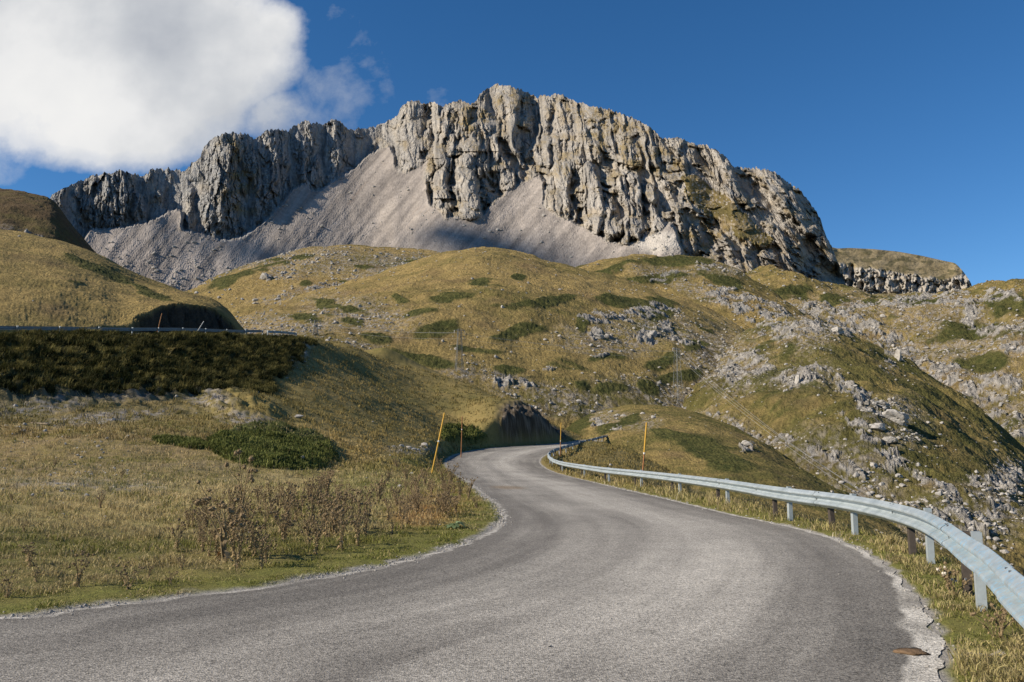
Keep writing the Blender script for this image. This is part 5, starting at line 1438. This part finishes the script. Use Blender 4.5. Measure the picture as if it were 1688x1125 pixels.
def near_grass():
    r = np.random.default_rng(21); m = 640000
    y = np.exp(r.uniform(math.log(4.0), math.log(62), m)); a = r.uniform(-.66, .70, m); x = a * y
    ins = inpoly(x, y, ROADPOLY); x, y = x[~ins], y[~ins]
    # clump
    cl = fbm(x * 1.3, y * 1.3, 33, 3); cl2 = fbm(x * .25, y * .25, 34, 3)
    kp = r.uniform(0, 1, len(x)) < np.clip(.60 + cl * 1.3, .12, 1)
    x, y, cl, cl2 = x[kp], y[kp], cl[kp], cl2[kp]
    z, I = ground_full(x, y)
    col = ground_color(x, y, z, I)
    right = (I['dR'] < I['dL'])
    kp = (I['de'] > .03 + .14 * r.uniform(0, 1, len(x)) + .12 * (cl < -.1)) & (~(right & (I['dR'] > 7)))
    x, y, z, col, cl, cl2, right = x[kp], y[kp], z[kp], col[kp], cl[kp], cl2[kp], right[kp]; de = I['de'][kp]
    n = len(x)
    rr = r.uniform(0, 1, n)
    drymix = np.clip(.42 + cl2 * 2.2 + fbm(x * .8, y * .8, 38, 3) * 1.1 + rr * .5 - .25, 0, 1)
    short = sstep(2.2, .6, de)
    green = mixc((.095, .105, .022), (.180, .185, .045), rr); straw = mixc((.27, .21, .105), (.52, .41, .22), rr)
    pick = np.where(right, r.uniform(0, 1, n) < np.clip(.35 + cl * 1.8 + sstep(.5, 2, de) * .2, .1, .9), r.uniform(0, 1, n) < np.clip(drymix + .22 - short * .50, .10, .97))
    gcol = np.where(pick[:, None], straw, green)
    col = (col * .5 + gcol * .5) * 1.36
    col = np.where((r.uniform(0, 1, n) < .25)[:, None], gcol * .8, col) * r.uniform(.75, 1.3, n)[:, None]
    h = r.uniform(.03, .105, n) * (1 + np.clip(cl * 2.2, -.3, 1.6)) * lerp(1, .5, short * (~right))
    h = h * np.where(right & pick, 1.5, 1.0) * np.clip(y / 14, .8, 1.8) * np.where(right, np.clip(.8 + .6 * sstep(.3, 1.2, de), 0, 2), 1)
    w = .0040 + .00052 * y
    w = w * r.uniform(.7, 1.4, n)
    blades('grass', np.c_[x, y, z - .01], h, w, col, 'short dry and green grass of the roadside verges and field', 1.5, 22)
near_grass()

def slope_grass():
    """coarser tussocks on the slope, hill edges and inside the bend"""
    r = np.random.default_rng(23); m = 200000
    y = r.uniform(45, 132, m); a = r.uniform(-.64, .22, m); x = a * y
    z, I = ground_full(x, y)
    cl = fbm(x * .7, y * .7, 35, 3)
    kp = (~I['ins']) & (I['de'] > .4) & (I['cutf'] < .05) & (I['emb'] < .3) & (I['onroad2'] < .2) & (r.uniform(0, 1, m) < np.clip(.40 + cl * 1.5, .06, 1)) & (~((I['dR'] < I['dL']) & (I['dR'] > 16)))
    x, y, z = x[kp], y[kp], z[kp]; col = ground_color(x, y, z, {k: v[kp] for k, v in I.items()})
    n = len(x); col = col * r.uniform(.65, 1.5, n)[:, None]
    h = r.uniform(.10, .30, n) * (1 + np.clip(cl[kp] * 1.5, -.3, 1)); w = .03 + .0006 * y * r.uniform(.6, 1.3, n)
    blades('hillside_grass', np.c_[x, y, z - .02], h, w, col, 'rough grass tussocks on the slope above the bend', .8, 24)
slope_grass()

def bank_tussocks():
    r = np.random.default_rng(25); nt_ = 5200
    y = r.uniform(46, 116, nt_ * 5); 
    side = np.interp(y, UEc[:, 1], UEc[:, 0]); x = side + r.uniform(-.4, 16, len(y))
    z, I = ground_full(x, y)
    kp = ((I['emb'] > .35) & (r.uniform(0, 1, len(y)) < .8)) | ((I['hum'] > .3) & (r.uniform(0, 1, len(y)) < .95)) | ((np.abs(I['e']) < .8) & (y < 112) & (I['px'] < 505))
    low_ = (sstep(640, 662, I['py']) * sstep(360, 250, I['px'])) > .5
    kp &= ~(low_ & (r.uniform(0, 1, len(y)) < .8))
    x, y, z = x[kp][:nt_], y[kp][:nt_], z[kp][:nt_]
    nb_ = 34
    tint = r.uniform(0, 1, len(x)); big = r.uniform(.45, 1.0, len(x)) * np.clip(1 - (np.abs(I['e'][kp][:nt_]) < .8) * .5, 0, 1)
    tc_ = mixc((.026, .030, .009), (.26, .22, .075), tint ** 2.8)  # mostly dark tones carry the bank's shade, a few pale ones its sunlit tufts
    P = np.repeat(np.c_[x, y, z], nb_, 0); P[:, :2] += r.normal(0, .17, (len(P), 2)); 
    h = np.repeat(big, nb_) * r.uniform(.4, 1.0, len(P)) * .85
    col = np.repeat(tc_, nb_, 0) * r.uniform(.6, 1.3, len(P))[:, None]
    blades('bank_tussocks', P, h, .035 + 0 * h + .02 * r.uniform(0, 1, len(P)), col, 'long shaggy tussocks covering the steep bank below the upper road', 1.0, 26, lean=np.array([.35, -.15, 0]))
bank_tussocks()

def juniper_needles():
    """dense short sprays on the dark green mats"""
    r = np.random.default_rng(27); P = []; 
    for (cx, cy, rx, ry, rot, hh) in SHRUBS_G[:4]:
        X0, Y0, Z0 = locate_ground(cx, cy, 15, 135); R_ = rx / F * Y0 * 1.4
        n = int(14000 * min(1, rx * ry / 3500 + .25))
        x = X0 + r.uniform(-R_, R_, n * 2); y = Y0 + r.uniform(-R_ * 2.2, R_ * 2.2, n * 2)
        z, I = ground_full(x, y); k = (I['sm'] > .25) & (~I['ins'])
        P.append(np.c_[x, y, z][k][:n])
    P = np.vstack(P); n = len(P)
    f = fbm(P[:, 0] * 1.1, P[:, 1] * 1.1, 37, 3)
    col = mixc((.055, .070, .018), (.190, .200, .055), np.clip(.45 + f * 1.2 + r.uniform(-.3, .3, n), 0, 1))
    o = blades('juniper_sprays', P, r.uniform(.12, .34, n), .05 + .0006 * P[:, 1], col, 'dark green juniper mats spreading on the left slope', .9, 28, cat='juniper')
juniper_needles()

# ============================================================ dry thistles
M_STALK = simple_mat('dry brown stalk', (.22, .165, .090), .9, 0, .3, 20, .1, .1)
M_HEAD = simple_mat('dry seed head', (.22, .16, .090), .95, 0, .4, 60, .4, .1)
M_FLUFF = simple_mat('pale fluffy head', (.62, .55, .45), .95, 0, .2, 60, .3, .1)
M_LEAF = simple_mat('curled dry leaf', (.31, .22, .115), .9, 0, .4, 15, .2, .1)
def head_mesh(seed, r0, mat, name='seed_head'):
    r = np.random.default_rng(seed); mb = MB(); v, f = IC1
    mb.add(v * [r0, r0, r0 * 1.1], f)
    for _ in range(26):
        d = r.normal(size=3); d /= np.linalg.norm(d); s_ = np.cross(d, [.3, .5, .8]); s_ /= np.linalg.norm(s_)
        mb.add([d * r0 * .8 - s_ * r0 * .16, d * r0 * .8 + s_ * r0 * .16, d * r0 * r.uniform(1.4, 1.9)], [[0, 1, 2]])
    return mb.mesh(name, mat)
HEADS = [head_mesh(s_, .030, M_HEAD) for s_ in range(3)]; FLUFF = [head_mesh(9, .030, M_FLUFF)]
def thistle_data(seed, h=1.0, spread=.35, nst=5, tw=1.0):
    """stalk mesh builder plus list of head positions"""
    r = np.random.default_rng(seed); st = MB(); lf = MB(); heads = []
    for k in range(nst):
        az = r.uniform(0, 6.28); out = r.uniform(.08, spread); hh = h * r.uniform(.6, 1.0)
        d = np.array([math.cos(az), math.sin(az), 0])
        pts = np.array([d * .03 * k / nst, d * out * .25 + [0, 0, hh * .4], d * out * .6 + [0, 0, hh * .75], d * out + [0, 0, hh]]) + r.normal(0, .015, (4, 3))
        pts[0, 2] = -.05
        st.tube(pts, np.array([.011, .008, .006, .004]) * tw, 4, False); heads.append(pts[-1])
        for j in range(r.integers(2, 5)):
            t_ = r.uniform(.35, .9); b0 = np.array([np.interp(t_, [0, .4, .75, 1], pts[:, c]) for c in range(3)])
            a2_ = r.uniform(0, 6.28); e = b0 + np.array([math.cos(a2_), math.sin(a2_), 0]) * r.uniform(.08, .2) * h + [0, 0, r.uniform(.08, .25) * h]
            st.tube([b0, (b0 + e) / 2 + [0, 0, -.02], e], np.array([.006, .004, .003]) * tw, 3, False); heads.append(e)
        for j in range(13):
            t_ = r.uniform(.03, .85); b0 = np.array([np.interp(t_, [0, .4, .75, 1], pts[:, c]) for c in range(3)])
            a2_ = r.uniform(0, 6.28); dd = np.array([math.cos(a2_), math.sin(a2_), r.uniform(-.5, .5)]); L_ = min(1, h * 1.2) * r.uniform(.05, .13) * (1.2 - t_); s_ = np.cross(dd, [0, 0, 1]) * L_ * .22
            q = b0 + dd * L_ * .5; e = b0 + dd * L_ + [0, 0, -L_ * .5]
            lf.add([b0, q - s_, e, q + s_ + [0, 0, L_ * .12]], [[0, 1, 2, 3]])
    return st, lf, heads
THP = []
def make_thistle(seed, h, spread, nst, hd=HEADS, near=True, tw=1.0, hs_=1.0):
    st, lf, heads = thistle_data(seed, h, spread, nst, tw)
    root = obj('dry_thistle', st.mesh('stalks', M_STALK))
    obj('leaves', lf.mesh('leaves', M_LEAF), root)
    for i, p_ in enumerate(heads):
        c = obj('seed_head', hd[i % len(hd)], root); c.location = p_; c.rotation_euler = (i, i * 2, i * 3); s_ = (.8 + .5 * ((i * 37) % 10) / 10) * hs_; c.scale = (s_,) * 3
    return root
def copy_tree(o, parent=None):
    c = o.copy(); C.objects.link(c); c.parent = parent
    for ch in o.children: copy_tree(ch, c)
    return c
protos = [(make_thistle(301 + i, 1.0, .40 if i % 2 else .28, 4 + i % 3), i) for i in range(6)]
# far simplified kind: one mesh each
def far_thistle(seed):
    st, lf, heads = thistle_data(seed, 1.0, .36, 6, 1.7)
    for p_ in heads:
        v, f = IC1; st.add(v * .030 + p_, f)
        for e_ in (np.array([.045, 0, .015]), np.array([-.035, .035, .02])): st.add([p_ + e_, p_ - e_ * .3 + [0, 0, .04], p_ - e_ * .3 - [0, 0, .03]], [[0, 1, 2]])
    st.v += lf.v; base = st.n
    for f in lf.f4: st.f4.append(f + base)
    st.n += lf.n
    return st.mesh('dry_thistle', M_HEAD)
FARTH = [far_thistle(340 + i) for i in range(6)]
used = set()
rt = np.random.default_rng(5)
def put_thistle(px, py, hpx, label, group, k=None, sx=1.0):
    x, y, z = locate_ground(px, py, 5, 70); h = hpx / F * y
    k = int(rt.integers(0, 6)) if k is None else k
    if y < 22:
        o = protos[k][0]
        if k in used: o = copy_tree(o)
        used.add(k)
    else: o = obj('dry_thistle', FARTH[k])
    o.location = (x, y, z); o.rotation_euler = (0, 0, rt.uniform(0, 6.28)); o.scale = (h * sx, h * sx, h)
    tag(o, label, 'thistle', group); return o
put_thistle(372, 925, 128, 'tallest dry thistle at the left end of the thicket by the verge', 'dry thistles on the left verge', 1, 1.2)
put_thistle(398, 870, 120, 'tall thin thistle standing above the thicket against the straw field', 'dry thistles on the left verge', 0, .9)
put_thistle(165, 838, 30, 'lone small thistle standing in the middle of the straw field', 'lone thistles in the left field', 2)
put_thistle(200, 790, 20, 'tiny lone thistle far out in the left field', 'lone thistles in the left field', 3)
put_thistle(50, 935, 42, 'dark low thistle clump at the far left of the field', 'dry thistles on the left verge', 4, 1.9)
put_thistle(40, 878, 20, 'small dark tuft left of the straw field', 'lone thistles in the left field', 5, 1.6)
put_thistle(128, 968, 60, 'leaning brown thistle near the left edge of the verge', 'dry thistles on the left verge', 2, 1.2)
put_thistle(212, 972, 50, 'squat thistle just left of the main thicket', 'dry thistles on the left verge', 3, 1.5)
put_thistle(12, 985, 45, 'thistle cut by the left border of the view', 'dry thistles on the left verge', 5, 1.1)
for j in range(125):                                   # the thicket
    u_ = rt.uniform(0, 1) ; px_ = 315 + 430 * u_ + rt.normal(0, 12)
    top = np.interp(px_, [300, 400, 500, 660, 760], [868, 832, 812, 805, 800]); bot = np.interp(px_, [300, 400, 500, 600, 660, 760], [955, 945, 925, 900, 880, 850])
    py_ = rt.uniform(top, bot)
    put_thistle(px_, py_, rt.uniform(42, 82) * np.interp(px_, [560, 760], [1, .55]) * (.55 + .45 * (py_ - top) / (bot - top + 1e-6)) , 'dry brown thistle in the dense thicket beside the inner curve', 'thicket of dry thistles beside the curve', None, rt.uniform(.75, 1.2))
for (px_, py_) in [(735, 838), (760, 815), (785, 838), (700, 800), (730, 795), (772, 822), (752, 845), (690, 842), (712, 858), (742, 800), (722, 780), (670, 790), (655, 775), (640, 795)]:
    put_thistle(px_, py_, 26 + rt.uniform(-6, 12), 'small dry thistle among the orange grass by the bend', 'small thistles by the orange grass', None, 1.2)
for (px_, py_) in [(60, 960), (245, 955), (280, 965), (300, 940), (90, 770), (20, 830)]:
    put_thistle(px_, py_, 26 if py_ > 900 else 16, 'scattered low dry thistle in the left field outside the thicket', 'scattered low thistles', None, 1.4)
# the pale-headed thistle clump by the guardrail
th = make_thistle(390, .30, .30, 9, FLUFF + HEADS + HEADS[:1], tw=.6, hs_=.55)
x, y = on_road(1572, 985); th.location = (x, y, float(ground_z(x, y)[0]))
tag(th, 'low brown thistle clump with pale fluffy heads under the near guardrail', 'thistle')
th = make_thistle(391, .26, .30, 9, HEADS, tw=.6, hs_=.45)
x, y = on_road(1642, 1055); th.location = (x, y, float(ground_z(x, y)[0]))
tag(th, 'dark brown weed tangle at the foot of the nearest guardrail post', 'weed')
# broad-leaved rosette by the bend and pale dead twigs
M_ROS = simple_mat('broad green leaf', (.10, .135, .055), .6, 0, .3, 12, .2, .3)
M_TWIG = simple_mat('bleached twig', (.45, .40, .33), .9, 0, .2, 12, .1, .1)
def rosette(px_, py_, R_, label, seed):
    r = np.random.default_rng(seed); x, y, z = locate_ground(px_, py_, 5, 60); mb = MB()
    for k in range(11):
        a_ = k * 2.4; d = np.array([math.cos(a_), math.sin(a_), 0]); s_ = np.array([-d[1], d[0], 0]); el = r.uniform(.15, .6); L_ = R_ * r.uniform(.7, 1.1)
        p = [d * .02, d * L_ * .5 + [0, 0, L_ * el], d * L_ + [0, 0, L_ * el * .4]]
        mb.add([p[0] - s_ * .01, p[0] + s_ * .01, p[1] + s_ * L_ * .22, p[2] + s_ * .02, p[2] - s_ * .02, p[1] - s_ * L_ * .22], [[0, 1, 2, 5], [5, 2, 3, 4]])
    tag(obj('leaf_rosette', mb.mesh('leaf_rosette', M_ROS), loc=(x, y, z)), label, 'plant')
rosette(748, 872, .32, 'broad leaved green rosette at the tip of the inner verge', 1)
def twigs(px_, py_):
    r = np.random.default_rng(4); x, y = on_road(px_, py_); mb = MB()
    for k in range(9):
        a_ = r.uniform(-.5, .5) + (math.pi if k % 2 else 0); d = np.array([math.cos(a_), math.sin(a_) * .6, r.uniform(.0, .25)])
        mb.tube([[0, 0, 0], d * .07 + r.normal(0, .01, 3), d * .15 + r.normal(0, .015, 3)], [.004, .003, .0015], 4, False)
    tag(obj('dead_twig', mb.mesh('dead_twig', M_TWIG), loc=(x, y, float(ground_z(x, y)[0]) + .05)), 'small bleached dead twig in the green verge at the lower right', 'twig')
twigs(1632, 1098)
